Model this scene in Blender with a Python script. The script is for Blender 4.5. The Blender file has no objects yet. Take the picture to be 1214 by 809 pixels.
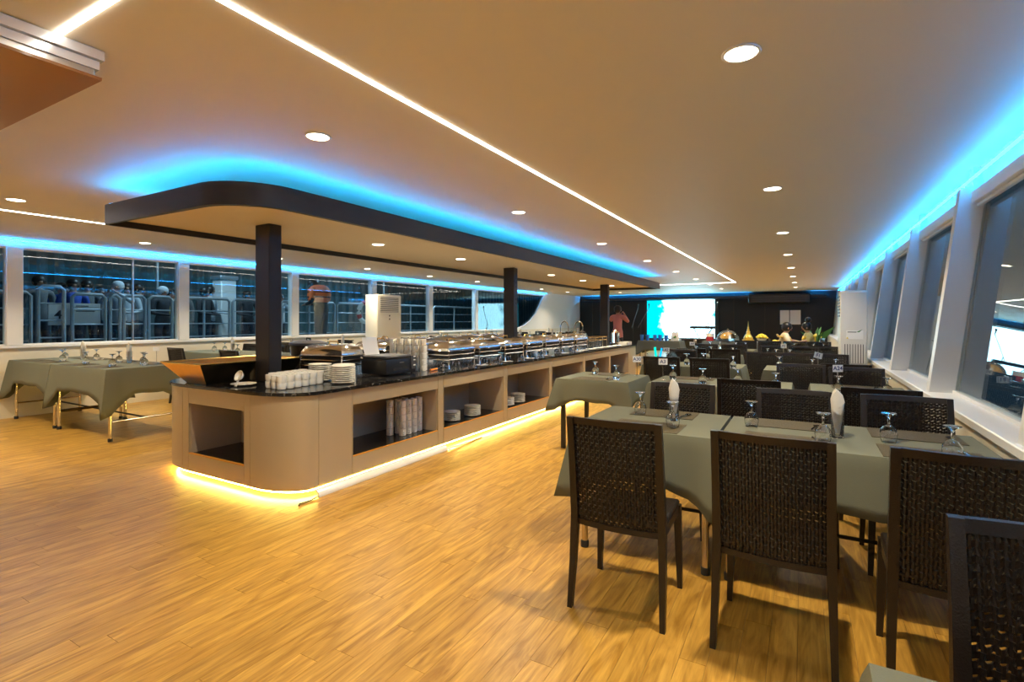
import bpy, bmesh, math, random
from mathutils import Vector, Matrix
random.seed(7)
S = bpy.context.scene
COL = S.collection
PI = math.pi

# ------------------------------------------------------------------ camera, world, exposure
cam_d = bpy.data.cameras.new('camera'); cam = bpy.data.objects.new('camera', cam_d); COL.objects.link(cam)
cam_d.sensor_width = 36.0; cam_d.lens = 36.0*607/1214; cam_d.shift_y = -25.5/1214
cam_d.clip_start = 0.05; cam_d.clip_end = 200
cam.location = (0, 0, 1.38); cam.rotation_euler = (PI/2, 0, math.radians(29.61))
S.camera = cam
W = bpy.data.worlds.new('night'); S.world = W; W.use_nodes = True
W.node_tree.nodes['Background'].inputs[0].default_value = (0.009, 0.022, 0.034, 1)
W.node_tree.nodes['Background'].inputs[1].default_value = 1.0
S.view_settings.view_transform = 'Standard'; S.view_settings.look = 'None'
S.view_settings.gamma = 1.0; S.view_settings.use_curve_mapping = False
S.view_settings.exposure = 0.82
DOWN_W = 17.0          # watts of one ceiling downlight
BLUE = (0.01, 0.34, 1.0); BLUE_E = 21.0
WARMLED = (1.0, 0.74, 0.17); WARM_E = 75.0
WHITE_E = 9.0

# ------------------------------------------------------------------ materials
def nt(m):
    m.use_nodes = True; n = m.node_tree; return n, n.nodes, n.links
def mat(name, col, rough=0.5, metal=0.0, spec=0.5, coat=0.0, bump=None, var=None, emit=None, estr=0):
    m = bpy.data.materials.new(name); t, N, L = nt(m); b = N['Principled BSDF']
    b.inputs['Base Color'].default_value = (*col, 1); b.inputs['Roughness'].default_value = rough
    b.inputs['Metallic'].default_value = metal; b.inputs['Specular IOR Level'].default_value = spec
    b.inputs['Coat Weight'].default_value = coat
    tc = N.new('ShaderNodeTexCoord')
    if var:
        sc, amt = var
        no = N.new('ShaderNodeTexNoise'); no.inputs['Scale'].default_value = sc; no.inputs['Detail'].default_value = 4
        L.new(tc.outputs['Object'], no.inputs['Vector'])
        mx = N.new('ShaderNodeMix'); mx.data_type = 'RGBA'
        mx.inputs[6].default_value = (*[max(0, c*(1-amt)) for c in col], 1)
        mx.inputs[7].default_value = (*[min(1, c*(1+amt)) for c in col], 1)
        L.new(no.outputs['Fac'], mx.inputs[0]); L.new(mx.outputs[2], b.inputs['Base Color'])
    if bump:
        sc, st = bump
        no = N.new('ShaderNodeTexNoise'); no.inputs['Scale'].default_value = sc; no.inputs['Detail'].default_value = 3
        L.new(tc.outputs['Object'], no.inputs['Vector'])
        bp = N.new('ShaderNodeBump'); bp.inputs['Strength'].default_value = st; bp.inputs['Distance'].default_value = 0.01
        L.new(no.outputs['Fac'], bp.inputs['Height']); L.new(bp.outputs['Normal'], b.inputs['Normal'])
    if emit:
        b.inputs['Emission Color'].default_value = (*emit, 1); b.inputs['Emission Strength'].default_value = estr
    return m
def emis(name, col, st):
    m = bpy.data.materials.new(name); t, N, L = nt(m); N.remove(N['Principled BSDF'])
    e = N.new('ShaderNodeEmission'); e.inputs[0].default_value = (*col, 1); e.inputs[1].default_value = st
    L.new(e.outputs[0], N['Material Output'].inputs[0]); return m
def glassy(name, ior, tint=(1, 1, 1), rough=0.0, boost=1.0):
    m = bpy.data.materials.new(name); t, N, L = nt(m); N.remove(N['Principled BSDF'])
    tr = N.new('ShaderNodeBsdfTransparent'); tr.inputs[0].default_value = (*tint, 1)
    gl = N.new('ShaderNodeBsdfGlossy'); gl.inputs['Roughness'].default_value = rough
    f0 = ((ior-1)/(ior+1))**2*boost
    lw = N.new('ShaderNodeLayerWeight'); lw.inputs[0].default_value = 0.5
    pw = N.new('ShaderNodeMath'); pw.operation = 'POWER'; pw.inputs[1].default_value = 5.0; L.new(lw.outputs['Facing'], pw.inputs[0])
    mu = N.new('ShaderNodeMath'); mu.operation = 'MULTIPLY_ADD'; mu.inputs[1].default_value = 1-f0; mu.inputs[2].default_value = f0; mu.use_clamp = True
    mx = N.new('ShaderNodeMixShader')
    L.new(pw.outputs[0], mu.inputs[0]); L.new(mu.outputs[0], mx.inputs[0]); L.new(tr.outputs[0], mx.inputs[1]); L.new(gl.outputs[0], mx.inputs[2])
    L.new(mx.outputs[0], N['Material Output'].inputs[0]); return m
def realglass(name):
    m = bpy.data.materials.new(name); t, N, L = nt(m); b = N['Principled BSDF']
    b.inputs['Base Color'].default_value = (.97, .98, 1, 1); b.inputs['Roughness'].default_value = 0.02; b.inputs['Transmission Weight'].default_value = 1.0; b.inputs['IOR'].default_value = 1.45
    return m
def wood_floor(name, per_object):
    m = bpy.data.materials.new(name); t, N, L = nt(m); b = N['Principled BSDF']
    tc = N.new('ShaderNodeTexCoord')
    if per_object:
        oi = N.new('ShaderNodeObjectInfo'); rnd = oi.outputs['Random']
    else:
        ge = N.new('ShaderNodeNewGeometry'); rnd = ge.outputs['Random Per Island']
    cb = N.new('ShaderNodeMath'); cb.operation = 'MULTIPLY'; cb.inputs[1].default_value = 37.0; L.new(rnd, cb.inputs[0])
    xyz = N.new('ShaderNodeCombineXYZ'); L.new(cb.outputs[0], xyz.inputs[0]); L.new(cb.outputs[0], xyz.inputs[1]); L.new(cb.outputs[0], xyz.inputs[2])
    ad = N.new('ShaderNodeVectorMath'); ad.operation = 'ADD'; L.new(tc.outputs['Object'], ad.inputs[0]); L.new(xyz.outputs[0], ad.inputs[1])
    mp = N.new('ShaderNodeMapping'); mp.inputs['Scale'].default_value = (15, 1.9, 15); L.new(ad.outputs[0], mp.inputs[0])
    n1 = N.new('ShaderNodeTexNoise'); n1.inputs['Scale'].default_value = 1.0; n1.inputs['Detail'].default_value = 5; n1.inputs['Distortion'].default_value = 2.2
    L.new(mp.outputs[0], n1.inputs['Vector'])
    mp2 = N.new('ShaderNodeMapping'); mp2.inputs['Scale'].default_value = (120, 5, 120); L.new(ad.outputs[0], mp2.inputs[0])
    n2 = N.new('ShaderNodeTexNoise'); n2.inputs['Scale'].default_value = 1.0; n2.inputs['Detail'].default_value = 3
    L.new(mp2.outputs[0], n2.inputs['Vector'])
    r = N.new('ShaderNodeValToRGB'); L.new(n1.outputs['Fac'], r.inputs[0])
    r.color_ramp.elements[0].position = 0.30; r.color_ramp.elements[0].color = (0.31, 0.145, 0.016, 1)
    r.color_ramp.elements[1].position = 0.66; r.color_ramp.elements[1].color = (0.60, 0.335, 0.060, 1)
    mx = N.new('ShaderNodeMix'); mx.data_type = 'RGBA'; mx.blend_type = 'MULTIPLY'; mx.inputs[0].default_value = 0.4
    r2 = N.new('ShaderNodeValToRGB'); L.new(n2.outputs['Fac'], r2.inputs[0])
    r2.color_ramp.elements[0].position = 0.35; r2.color_ramp.elements[0].color = (0.55, 0.5, 0.42, 1); r2.color_ramp.elements[1].position = 0.6
    r2.color_ramp.elements[1].color = (1, 1, 1, 1)
    L.new(r.outputs[0], mx.inputs[6]); L.new(r2.outputs[0], mx.inputs[7])
    hs = N.new('ShaderNodeHueSaturation'); mr = N.new('ShaderNodeMapRange'); mr.inputs[3].default_value = 0.92; mr.inputs[4].default_value = 1.07
    L.new(rnd, mr.inputs[0]); L.new(mr.outputs[0], hs.inputs['Value']); L.new(mx.outputs[2], hs.inputs['Color'])
    L.new(hs.outputs[0], b.inputs['Base Color'])
    b.inputs['Roughness'].default_value = 0.36; b.inputs['Specular IOR Level'].default_value = 0.45
    return m
def granite():
    m = mat('black granite', (0.008, 0.008, 0.009), 0.08, 0, 0.6); t, N, L = nt(m); b = N['Principled BSDF']
    tc = N.new('ShaderNodeTexCoord'); no = N.new('ShaderNodeTexNoise'); no.inputs['Scale'].default_value = 14; no.inputs['Detail'].default_value = 8
    no.inputs['Distortion'].default_value = 2.5
    L.new(tc.outputs['Object'], no.inputs['Vector']); r = N.new('ShaderNodeValToRGB'); L.new(no.outputs['Fac'], r.inputs[0])
    r.color_ramp.elements[0].position = 0.60; r.color_ramp.elements[0].color = (0.008, 0.008, 0.01, 1)
    r.color_ramp.elements[1].position = 0.72; r.color_ramp.elements[1].color = (0.35, 0.32, 0.28, 1)
    L.new(r.outputs[0], b.inputs['Base Color']); return m
def screen_mat():
    m = bpy.data.materials.new('led wall picture'); t, N, L = nt(m); N.remove(N['Principled BSDF'])
    tc = N.new('ShaderNodeTexCoord'); sx = N.new('ShaderNodeSeparateXYZ'); L.new(tc.outputs['Object'], sx.inputs[0])
    ab = N.new('ShaderNodeMath'); ab.operation = 'ADD'; ab.inputs[1].default_value = -0.45; L.new(sx.outputs[0], ab.inputs[0])
    ab2 = N.new('ShaderNodeMath'); ab2.operation = 'ABSOLUTE'; L.new(ab.outputs[0], ab2.inputs[0])
    no = N.new('ShaderNodeTexNoise'); no.inputs['Scale'].default_value = 2.2; no.inputs['Detail'].default_value = 6; L.new(tc.outputs['Object'], no.inputs['Vector'])
    mm = N.new('ShaderNodeMath'); mm.operation = 'MULTIPLY_ADD'; mm.inputs[1].default_value = 1.6; L.new(no.outputs['Fac'], mm.inputs[0]); L.new(ab2.outputs[0], mm.inputs[2])
    r = N.new('ShaderNodeValToRGB'); mr = N.new('ShaderNodeMapRange'); mr.inputs[1].default_value = 1.2; mr.inputs[2].default_value = 2.3
    L.new(mm.outputs[0], mr.inputs[0]); L.new(mr.outputs[0], r.inputs[0])
    r.color_ramp.elements[0].position = 0.35; r.color_ramp.elements[0].color = (0.40, 0.82, 1.0, 1)
    r.color_ramp.elements[1].position = 0.85; r.color_ramp.elements[1].color = (0.0, 0.085, 0.11, 1)
    e = N.new('ShaderNodeEmission'); e.inputs[1].default_value = 6.5; L.new(r.outputs[0], e.inputs[0]); L.new(e.outputs[0], N['Material Output'].inputs[0])
    return m
M = dict(
    ceil=mat('ceiling paint', (0.70, 0.655, 0.535), 0.55, var=(0.8, 0.02)),
    soffit=mat('canopy soffit paint', (0.78, 0.68, 0.48), 0.5),
    white=mat('white painted panel', (0.78, 0.78, 0.76), 0.35),
    cream=mat('cream wall paint', (0.72, 0.66, 0.52), 0.5, var=(1.5, 0.03)),
    dark=mat('black bow wall panel', (0.004, 0.007, 0.013), 0.5, bump=(30, .1)),
    black=mat('matte black cladding', (0.018, 0.015, 0.014), 0.4, bump=(80, .08)),
    brownbox=mat('brown lacquer panel', (0.30, 0.115, 0.028), 0.35, coat=0.4),
    chrome=mat('polished steel', (0.75, 0.74, 0.72), 0.12, 1.0),
    brushed=mat('brushed aluminium', (0.72, 0.70, 0.66), 0.28, 1.0, bump=(60, .05)),
    gunmetal=mat('dark trough metal', (0.10, 0.075, 0.045), 0.3, 1.0, var=(6, .4)),
    bronze=mat('bronze trough metal', (0.72, 0.42, 0.14), 0.32, 1.0, var=(5, .25)),
    silver=mat('bright silver lacquer', (0.82, 0.83, 0.85), 0.18, 0.45),
    brass=mat('brass', (0.75, 0.52, 0.18), 0.25, 1.0),
    legmetal=mat('champagne leg metal', (0.60, 0.52, 0.40), 0.25, 1.0),
    rubber=mat('black rubber', (0.012, 0.012, 0.012), 0.6),
    rattan=mat('dark brown resin', (0.011, 0.0062, 0.0045), 0.33, bump=(220, .25)),
    cloth=mat('sage grey tablecloth', (0.150, 0.150, 0.100), 0.85, spec=0.2, bump=(260, .12)),
    clothd=mat('charcoal tablecloth', (0.10, 0.12, 0.12), 0.85, spec=0.2, bump=(260, .12)),
    placemat=mat('woven grey brown placemat', (0.085, 0.064, 0.028), 0.6, spec=0.25, bump=(300, .4)),
    laminate=mat('beige metallic laminate', (0.47, 0.39, 0.255), 0.32, 0.25, var=(3, .03)),
    lamdark=mat('beige laminate inside', (0.42, 0.34, 0.25), 0.5),
    blackglass=mat('black glass shelf', (0.01, 0.008, 0.007), 0.08),
    china=mat('white china', (0.82, 0.79, 0.70), 0.18),
    paper=mat('white paper', (0.85, 0.85, 0.83), 0.7),
    napkin=mat('cream napkin cloth', (0.60, 0.56, 0.48), 0.8, bump=(120, .1)),
    plastic=mat('black plastic', (0.014, 0.014, 0.015), 0.32),
    greyplastic=mat('dark grey plastic', (0.06, 0.06, 0.065), 0.4),
    acwhite=mat('off white appliance shell', (0.72, 0.69, 0.58), 0.4),
    acgrey=mat('pale grey appliance face', (0.68, 0.67, 0.64), 0.35),
    glass=realglass('clear glassware'),
    pane=glassy('window pane', 1.5, (0.80, 0.90, 0.94), 0.0, 1.15),
    bluelit=mat('blue-lit plastic', (0.03, 0.22, 0.85), 0.3),  # blue lighting put into the tumbler colour
    edge=mat('orange wood edge band', (0.62, 0.27, 0.02), 0.4), corr=mat('teal corrugated sheet', (0.055, 0.105, 0.115), 0.5, var=(1.2, .4)),
    orange=mat('orange vest fabric', (0.85, 0.16, 0.035), 0.7, emit=None),
    ink=mat('navy ink', (0.015, 0.03, 0.16), 0.6),
    inkdark=mat('dark ink', (0.03, 0.03, 0.035), 0.6),
    steelrail=mat('galvanised rail', (0.45, 0.50, 0.54), 0.4, 0.7),
    pier=mat('wet pier concrete', (0.10, 0.12, 0.13), 0.35, var=(2, .3), bump=(9, .3)),
    gold=mat('gold paint', (0.85, 0.58, 0.10), 0.3, 0.6),
    yellow=mat('yellow petals', (0.85, 0.65, 0.06), 0.6),
    leaf=mat('green leaf', (0.06, 0.22, 0.06), 0.5),
    red=mat('red plastic', (0.5, 0.03, 0.05), 0.4),
    orangeplastic=mat('orange plastic', (0.9, 0.28, 0.02), 0.4),
    skin=mat('skin', (0.42, 0.24, 0.16), 0.5), hair=mat('black hair', (0.008, 0.007, 0.007), 0.45),
    pink=mat('dusty pink shirt', (0.50, 0.20, 0.19), 0.8), jeans=mat('dark trousers', (0.02, 0.03, 0.05), 0.8),
    costume=mat('cream silk costume', (0.62, 0.55, 0.36), 0.5, var=(12, .3)), costume2=mat('gold green silk costume', (0.45, 0.42, 0.16), 0.5, var=(14, .4)),
    coat1=mat('grey jacket', (0.13, 0.14, 0.15), 0.8), coat2=mat('pale shirt', (0.45, 0.50, 0.55), 0.8), coat3=mat('black jacket', (0.02, 0.02, 0.025), 0.8),
    coat4=mat('royal blue shirt', (0.03, 0.09, 0.45), 0.8), coat5=mat('mustard shirt', (0.40, 0.30, 0.06), 0.8),
    led_blue=emis('blue strip light', BLUE, BLUE_E), bow_wash=emis('added bow blue wash', BLUE, 70.0), led_warm=emis('warm strip light', WARMLED, WARM_E),
    led_white=emis('white strip light', (1.0, 0.93, 0.80), WHITE_E), lens=emis('downlight lens', (1.0, 0.86, 0.62), 9.0),
    granite=granite(), screen=screen_mat(), plank=wood_floor('oak plank', True), plankfar=wood_floor('oak plank rest', False),
    subfloor=mat('dark plank joint', (0.10, 0.055, 0.02), 0.7),
)

# ------------------------------------------------------------------ mesh helpers
class MB:
    def __init__(s): s.v = []; s.f = []
    def add(s, vs, fs):
        o = len(s.v); s.v += [tuple(v) for v in vs]; s.f += [tuple(i+o for i in f) for f in fs]; return s
    def box(s, x0, x1, y0, y1, z0, z1):
        return s.add([(x0,y0,z0),(x1,y0,z0),(x1,y1,z0),(x0,y1,z0),(x0,y0,z1),(x1,y0,z1),(x1,y1,z1),(x0,y1,z1)],
                     [(3,2,1,0),(4,5,6,7),(0,1,5,4),(1,2,6,5),(2,3,7,6),(3,0,4,7)])
    def bbox(s, x0, x1, y0, y1, z0, z1, b=0.01, seg=1):
        bm = bmesh.new(); t = MB().box(x0,x1,y0,y1,z0,z1)
        vs = [bm.verts.new(v) for v in t.v]; [bm.faces.new([vs[i] for i in f]) for f in t.f]
        bmesh.ops.bevel(bm, geom=list(bm.edges), offset=b, segments=seg, affect='EDGES', profile=0.5)
        bm.verts.ensure_lookup_table(); bm.verts.index_update()
        s.add([v.co[:] for v in bm.verts], [[v.index for v in f.verts] for f in bm.faces]); bm.free(); return s
    def xf(s, m):
        s.v = [tuple(m @ Vector(v)) for v in s.v]; return s
    def merge(s, o): return s.add(o.v, o.f)
    def prism(s, poly, z0, z1, axis='z'):
        n = len(poly)
        P = {'z': lambda a, b, c: (a, b, c), 'x': lambda a, b, c: (c, a, b), 'y': lambda a, b, c: (a, c, b)}[axis]
        vs = [P(a, b, z0) for a, b in poly]+[P(a, b, z1) for a, b in poly]
        fs = [tuple(range(n))[::-1], tuple(range(n, 2*n))]+[(i, (i+1) % n, n+(i+1) % n, n+i) for i in range(n)]
        return s.add(vs, fs)
    def lathe(s, prof, n=16, c=(0, 0, 0), cap=True):
        vs = []; fs = []
        for r, z in prof:
            for k in range(n):
                a = 2*PI*k/n; vs.append((c[0]+r*math.cos(a), c[1]+r*math.sin(a), c[2]+z))
        for j in range(len(prof)-1):
            for k in range(n):
                fs.append((j*n+k, j*n+(k+1) % n, (j+1)*n+(k+1) % n, (j+1)*n+k))
        if cap:
            fs.append(tuple(range(n))[::-1]); m = (len(prof)-1)*n; fs.append(tuple(range(m, m+n)))
        return s.add(vs, fs)
    def tube(s, pts, r, n=8, closed=False):
        pts = [Vector(p) for p in pts]; N = len(pts); vs = []; fs = []
        for i, p in enumerate(pts):
            a = pts[(i-1) % N] if (closed or i > 0) else p; b = pts[(i+1) % N] if (closed or i < N-1) else p
            t = (b-a).normalized(); u = t.cross(Vector((0, 0, 1)))
            if u.length < 1e-3: u = Vector((1, 0, 0))
            u.normalize(); w = t.cross(u); rr = r[i] if isinstance(r, (list, tuple)) else r
            for k in range(n):
                an = 2*PI*k/n; vs.append(p+(u*math.cos(an)+w*math.sin(an))*rr)
        M_ = N if closed else N-1
        for i in range(M_):
            for k in range(n):
                j = (i+1) % N; fs.append((i*n+k, i*n+(k+1) % n, j*n+(k+1) % n, j*n+k))
        if not closed: fs += [tuple(range(n))[::-1], tuple(range((N-1)*n, N*n))]
        return s.add(vs, fs)
    def sweep(s, pts):                       # (x,y,z,wx,wy) rectangles stacked in z
        vs = []; fs = []
        for x, y, z, wx, wy in pts:
            vs += [(x-wx/2, y-wy/2, z), (x+wx/2, y-wy/2, z), (x+wx/2, y+wy/2, z), (x-wx/2, y+wy/2, z)]
        n = len(pts)
        for i in range(n-1):
            for k in range(4): fs.append((i*4+k, i*4+(k+1) % 4, i*4+4+(k+1) % 4, i*4+4+k))
        fs += [(3, 2, 1, 0), (4*n-4, 4*n-3, 4*n-2, 4*n-1)]
        return s.add(vs, fs)
    def mesh(s, name, m, smooth=True, ang=40):
        me = bpy.data.meshes.new(name); me.from_pydata(s.v, [], s.f); me.validate()
        for mm in (m if isinstance(m, (list, tuple)) else [m]): me.materials.append(M[mm] if isinstance(mm, str) else mm)
        bm = bmesh.new(); bm.from_mesh(me); bmesh.ops.recalc_face_normals(bm, faces=bm.faces); bm.to_mesh(me); bm.free()
        if smooth:
            for p in me.polygons: p.use_smooth = True
            me.set_sharp_from_angle(angle=math.radians(ang))
        return me
    def build(s, name, m, parent=None, loc=(0, 0, 0), rz=0, smooth=True):
        o = bpy.data.objects.new(name, s.mesh(name, m, smooth)); COL.objects.link(o)
        o.location = loc; o.rotation_euler = (0, 0, rz); o.parent = parent; return o
def tag(o, label, cat, group=None, kind=None):
    o['label'] = label; o['category'] = cat
    if group: o['group'] = group
    if kind: o['kind'] = kind
    return o
def thing(name, label, cat, loc=(0, 0, 0), rz=0, group=None, kind=None):
    o = bpy.data.objects.new(name, None); COL.objects.link(o); o.location = loc; o.rotation_euler = (0, 0, rz)
    o.empty_display_size = 0.1
    return tag(o, label, cat, group, kind)
def dup(root, loc, rz=0, label=None, group=None):
    def cp(o, par):
        c = o.copy(); COL.objects.link(c); c.parent = par
        for ch in o.children: cp(ch, c)
        return c
    kids = list(root.children); r = root.copy(); COL.objects.link(r)
    for k in kids: cp(k, r)
    r.location = loc; r.rotation_euler = (0, 0, rz)
    if label: r['label'] = label
    if group: r['group'] = group
    return r
class Kind:                                  # first use places the prototype itself, later uses copy it
    def __init__(s, root): s.root = root; s.used = False
    def put(s, loc, rz=0, label=None, group=None):
        if not s.used:
            s.used = True; r = s.root; r.location = loc; r.rotation_euler = (0, 0, rz)
            if label: r['label'] = label
            if group: r['group'] = group
            return r
        return dup(s.root, loc, rz, label, group)
def text(name, body, size, m, parent, loc, rot):
    cu = bpy.data.curves.new(name, 'FONT'); cu.body = body; cu.size = size; cu.align_x = 'CENTER'; cu.align_y = 'CENTER'; cu.extrude = 0.0004
    cu.offset = 0.0008*size/0.05
    t = bpy.data.objects.new('tmp', cu); COL.objects.link(t)
    dg = bpy.context.evaluated_depsgraph_get(); me = bpy.data.meshes.new_from_object(t.evaluated_get(dg))
    bpy.data.objects.remove(t); me.materials.clear(); me.materials.append(M[m])
    o = bpy.data.objects.new(name, me); COL.objects.link(o); o.parent = parent; o.location = loc; o.rotation_euler = rot; return o
def arc(cx, cy, rx, ry, a0, a1, n):
    return [(cx+rx*math.cos(math.radians(a0+(a1-a0)*i/n)), cy+ry*math.sin(math.radians(a0+(a1-a0)*i/n))) for i in range(n+1)]

CZ = 2.52                     # ceiling height
XL, XR = -9.68, 1.02          # window planes of the port and starboard walls
Y0, Y1 = -2.6, 23.8           # aft and bow walls

# ------------------------------------------------------------------ room shell
floor = MB().box(XL-.1, XR+.1, Y0, Y1, -0.08, -0.004).build('floor', 'subfloor'); tag(floor, 'warm oak plank floor running the length of the saloon', 'floor', kind='structure')
PW, PL = 0.105, 0.93
pl_mesh = MB().box(-PW/2+.0007, PW/2-.0007, -PL/2+.0007, PL/2-.0007, -0.004, 0).mesh('plank', 'plank', False)
cth, sth = math.cos(math.radians(29.61)), math.sin(math.radians(29.61))
cand = []; x = XL+PW/2
while x < XR-.05:
    y = Y0+PL/2+random.uniform(-.9, 0)
    while y < Y1:
        if y-PL/2 > Y0 and y+PL/2 < Y1: cand.append((x, y))
        y += PL
    x += PW
def vis(p):
    x, y = p; d = y*cth-x*sth
    if d < .9: return 0
    u = (x*cth+y*sth)/d; v = 1.38/d
    if abs(u) > 1.05 or v > .80: return 0
    if -5.0 < x < -3.5 and y > 2.6: return 0
    if x < -3.4 and y > 3.4 and x < -1.2*y/1.0+1: return 0
    return 1/d**3
cand.sort(key=vis, reverse=True)
for x, y in cand[:300]:
    o = bpy.data.objects.new('plank', pl_mesh); COL.objects.link(o); o.location = (x, y, 0); o.parent = floor
mb = MB()
for x, y in cand[300:]: mb.box(x-PW/2+.0007, x+PW/2-.0007, y-PL/2+.0007, y+PL/2-.0007, -0.004, 0)
o = mb.build('plank_field', 'plankfar', floor, smooth=False); o['kind'] = 'stuff'
ceiling = MB().box(XL-.1, 1.36, Y0, Y1, CZ, CZ+.08).build('ceiling', 'ceil'); tag(ceiling, 'smooth off-white ceiling lit by rows of downlights', 'ceiling', kind='structure')
wb = MB().box(XL-.1, XR+.3, Y0-.1, Y0, -.08, CZ).build('wall_back', 'cream'); tag(wb, 'plain cream wall closing the aft end of the saloon', 'wall', kind='structure')

# port wall ------------------------------------------------
SL = 0.98
wl = MB().box(XL-.06, XL+.03, Y0, Y1, -.08, SL).build('wall_left', 'cream'); tag(wl, 'cream port wall under the long window row', 'wall', kind='structure')
MB().box(XL-.08, XL+.07, Y0, 17.4, SL, SL+.035).build('sill', 'white', wl)
MB().box(XL-.08, XL+.05, Y0, Y1, 2.40, CZ).build('header', 'white', wl)
PY = [-1.75, .52, 2.80, 5.06, 7.37, 9.73, 12.05, 14.5]
for y in PY: MB().bbox(XL-.07, XL+.07, y-.09, y+.09, SL+.035, 2.40, .008).build('pillar', 'white', wl)
crv = [(17.0, SL), (17.3, SL+.01), (17.9, 1.10), (18.5, 1.32), (19.0, 1.62), (19.4, 2.0), (19.65, 2.30), (19.7, 2.40)]
MB().prism(crv+[(Y1, 2.40), (Y1, SL)], XL-.05, XL+.035, 'x').build('curved_panel', 'white', wl)
MB().tube([(XL+.04, y-.03, z+.02) for y, z in crv], .03, 8).build('curved_frame', 'white', wl)
edges = [Y0]+PY+[19.75]
for i in range(len(edges)-1):
    a, b = edges[i], edges[i+1]; w = thing('window_%d' % (i+1), ('long fixed window pane onto the pier, %s' % ['beside the aft wall', 'before the first pier post', 'left of the pier sign', 'behind the pier sign numbered 4', 'behind the pale pier post', 'behind the orange vest', 'behind the floor-standing air conditioner', 'beyond the air conditioner', 'next to the curved end window'][min(i, 8)]) if i < 8 else 'end window with a sweeping curved lower corner', 'window', kind='structure')
    MB().box(XL-.012, XL+.0, a, b, SL+.03, 2.40).build('pane', 'pane', w)
    f = MB()
    f.box(XL-.03, XL+.025, a, b, SL+.035, SL+.055); f.box(XL-.03, XL+.025, a, b, 2.375, 2.40)
    f.build('frame', 'white', w)
    if i in (3,): MB().box(XL-.02, XL+.012, 4.27, 4.295, SL+.04, 2.39).build('mullion', 'brushed', w)
o = tag(MB().box(XL+.088, XL+.098, Y0, 19.9, 2.487, 2.496).build('led_strip', 'led_blue'), 'blue light strip above the pier-side window row', 'light')

# starboard wall (leans outward) ---------------------------
SR = 0.82
def gx(z): return 1.0+(z-SR)*0.2/1.68
wr = MB().box(.84, .93, Y0, Y1, -.08, SR-.05).build('wall_right', 'cream'); tag(wr, 'cream starboard wall below the leaning windows', 'wall', kind='structure')
MB().bbox(.815, 1.08, Y0, Y1, SR-.05, SR, .006).build('sill', 'white', wr)
PYR = [-.9, 1.07, 3.05, 5.03, 7.0, 8.97, 10.94, 12.9, 14.9, 16.9]
for y in PYR:
    MB().prism([(.845, SR), (1.02, SR), (1.235, CZ), (1.105, CZ), (1.105, 2.37), (1.035, 2.37)], y, y+.10, 'y').build('pillar', 'white', wr)
MB().prism([(1.02, SR), (1.08, SR), (1.29, CZ), (1.16, CZ)], 16.95, Y1, 'y').build('end_panel', 'white', wr)
MB().prism([(1.02+.165, 2.30), (1.26, 2.30), (1.30, CZ), (1.15, CZ)], Y0, 16.95, 'y').build('header', 'white', wr)
er = [Y0]+PYR
for i in range(len(er)-1):
    a, b = er[i]+(.10 if i else 0), er[i+1]
    pos = ['beside the aft wall', 'aft of the closest table', 'beside the closest table', 'beside the tables with napkin glasses', 'between the first two wall fins', 'beside the card A24 table', 'beside the standing air conditioner', 'past the air conditioner', 'beside the dancers', 'by the bow'][i]
    w = thing('window_%d' % (i+20), 'tall leaning dark window pane %s' % pos, 'window', kind='structure')
    MB().prism([(gx(SR), SR), (gx(SR)+.012, SR), (gx(2.32)+.012, 2.32), (gx(2.32), 2.32)], a, b, 'y').build('pane', 'pane', w)
    f = MB(); f.prism([(.985, SR), (1.02, SR), (1.023, SR+.022), (.988, SR+.022)], a, b, 'y')
    f.build('frame', 'white', w)
    MB().prism([(1.005+.02, SR+.02), (1.03, SR+.02), (1.21, 2.32), (1.19, 2.32)], b-.02, b-.004, 'y').build('seal', 'rubber', w)
    bl = tag(MB().bbox(1.09, 1.17, a+.03, b-.02, 2.235, 2.335, .01).build('blind_cassette', 'white'), 'white roller blind box atop the leaning window %s' % pos, 'blind', 'blind boxes above starboard windows')
    MB().bbox(1.115, 1.145, a+.05, b-.04, 2.215, 2.236, .004).build('bottom_bar', 'white', bl)
tag(MB().box(1.080, 1.095, Y0, 21.5, 2.415, 2.430).build('led_strip', 'led_blue'), 'blue light strip along the ceiling edge over leaning windows', 'light')

# bow wall ------------------------------------------------
wf = MB().box(XL-.1, 1.4, Y1, Y1+.1, -.08, CZ).build('wall_front', 'dark'); tag(wf, 'dark panelled bow wall carrying the bright screen', 'wall', kind='structure')
for x in (-9.0, -7.8, -2.6, -1.4): MB().box(x, x+.03, Y1-.012, Y1, 0, CZ).build('panel_joint', 'black', wf)
sc_ = thing('led_screen', 'large glowing white and cyan screen on the bow wall', 'screen', (-4.8, Y1-.03, 1.35))
MB().box(-1.47, 1.47, -.10, -.06, -.82, .90).build('display', 'screen', sc_)
f = MB(); f.box(-1.62, 1.62, -.06, 0, -1.0, .92); f.build('backing', 'plastic', sc_)
ac = thing('ceiling_air_unit', 'long dark air unit hung under the ceiling by the bow', 'air unit', (-.9, 23.3, 2.05))
MB().bbox(-1.05, 1.15, -.3, .3, 0, .36, .03).build('body', 'plastic', ac)
for k in range(4): MB().box(-.95, 1.05, -.315, -.30, .06+.06*k, .085+.06*k).build('slat', 'greyplastic', ac)
for xx, w_ in ((-.82, .33), (-.46, .38)): tag(MB().box(xx, xx+w_, Y1-.02, Y1-.005, 1.18, 1.76).build('paper_sheet', 'paper'), 'white paper sheet pinned to the dark bow wall', 'paper', 'sheets on the bow wall')

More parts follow.
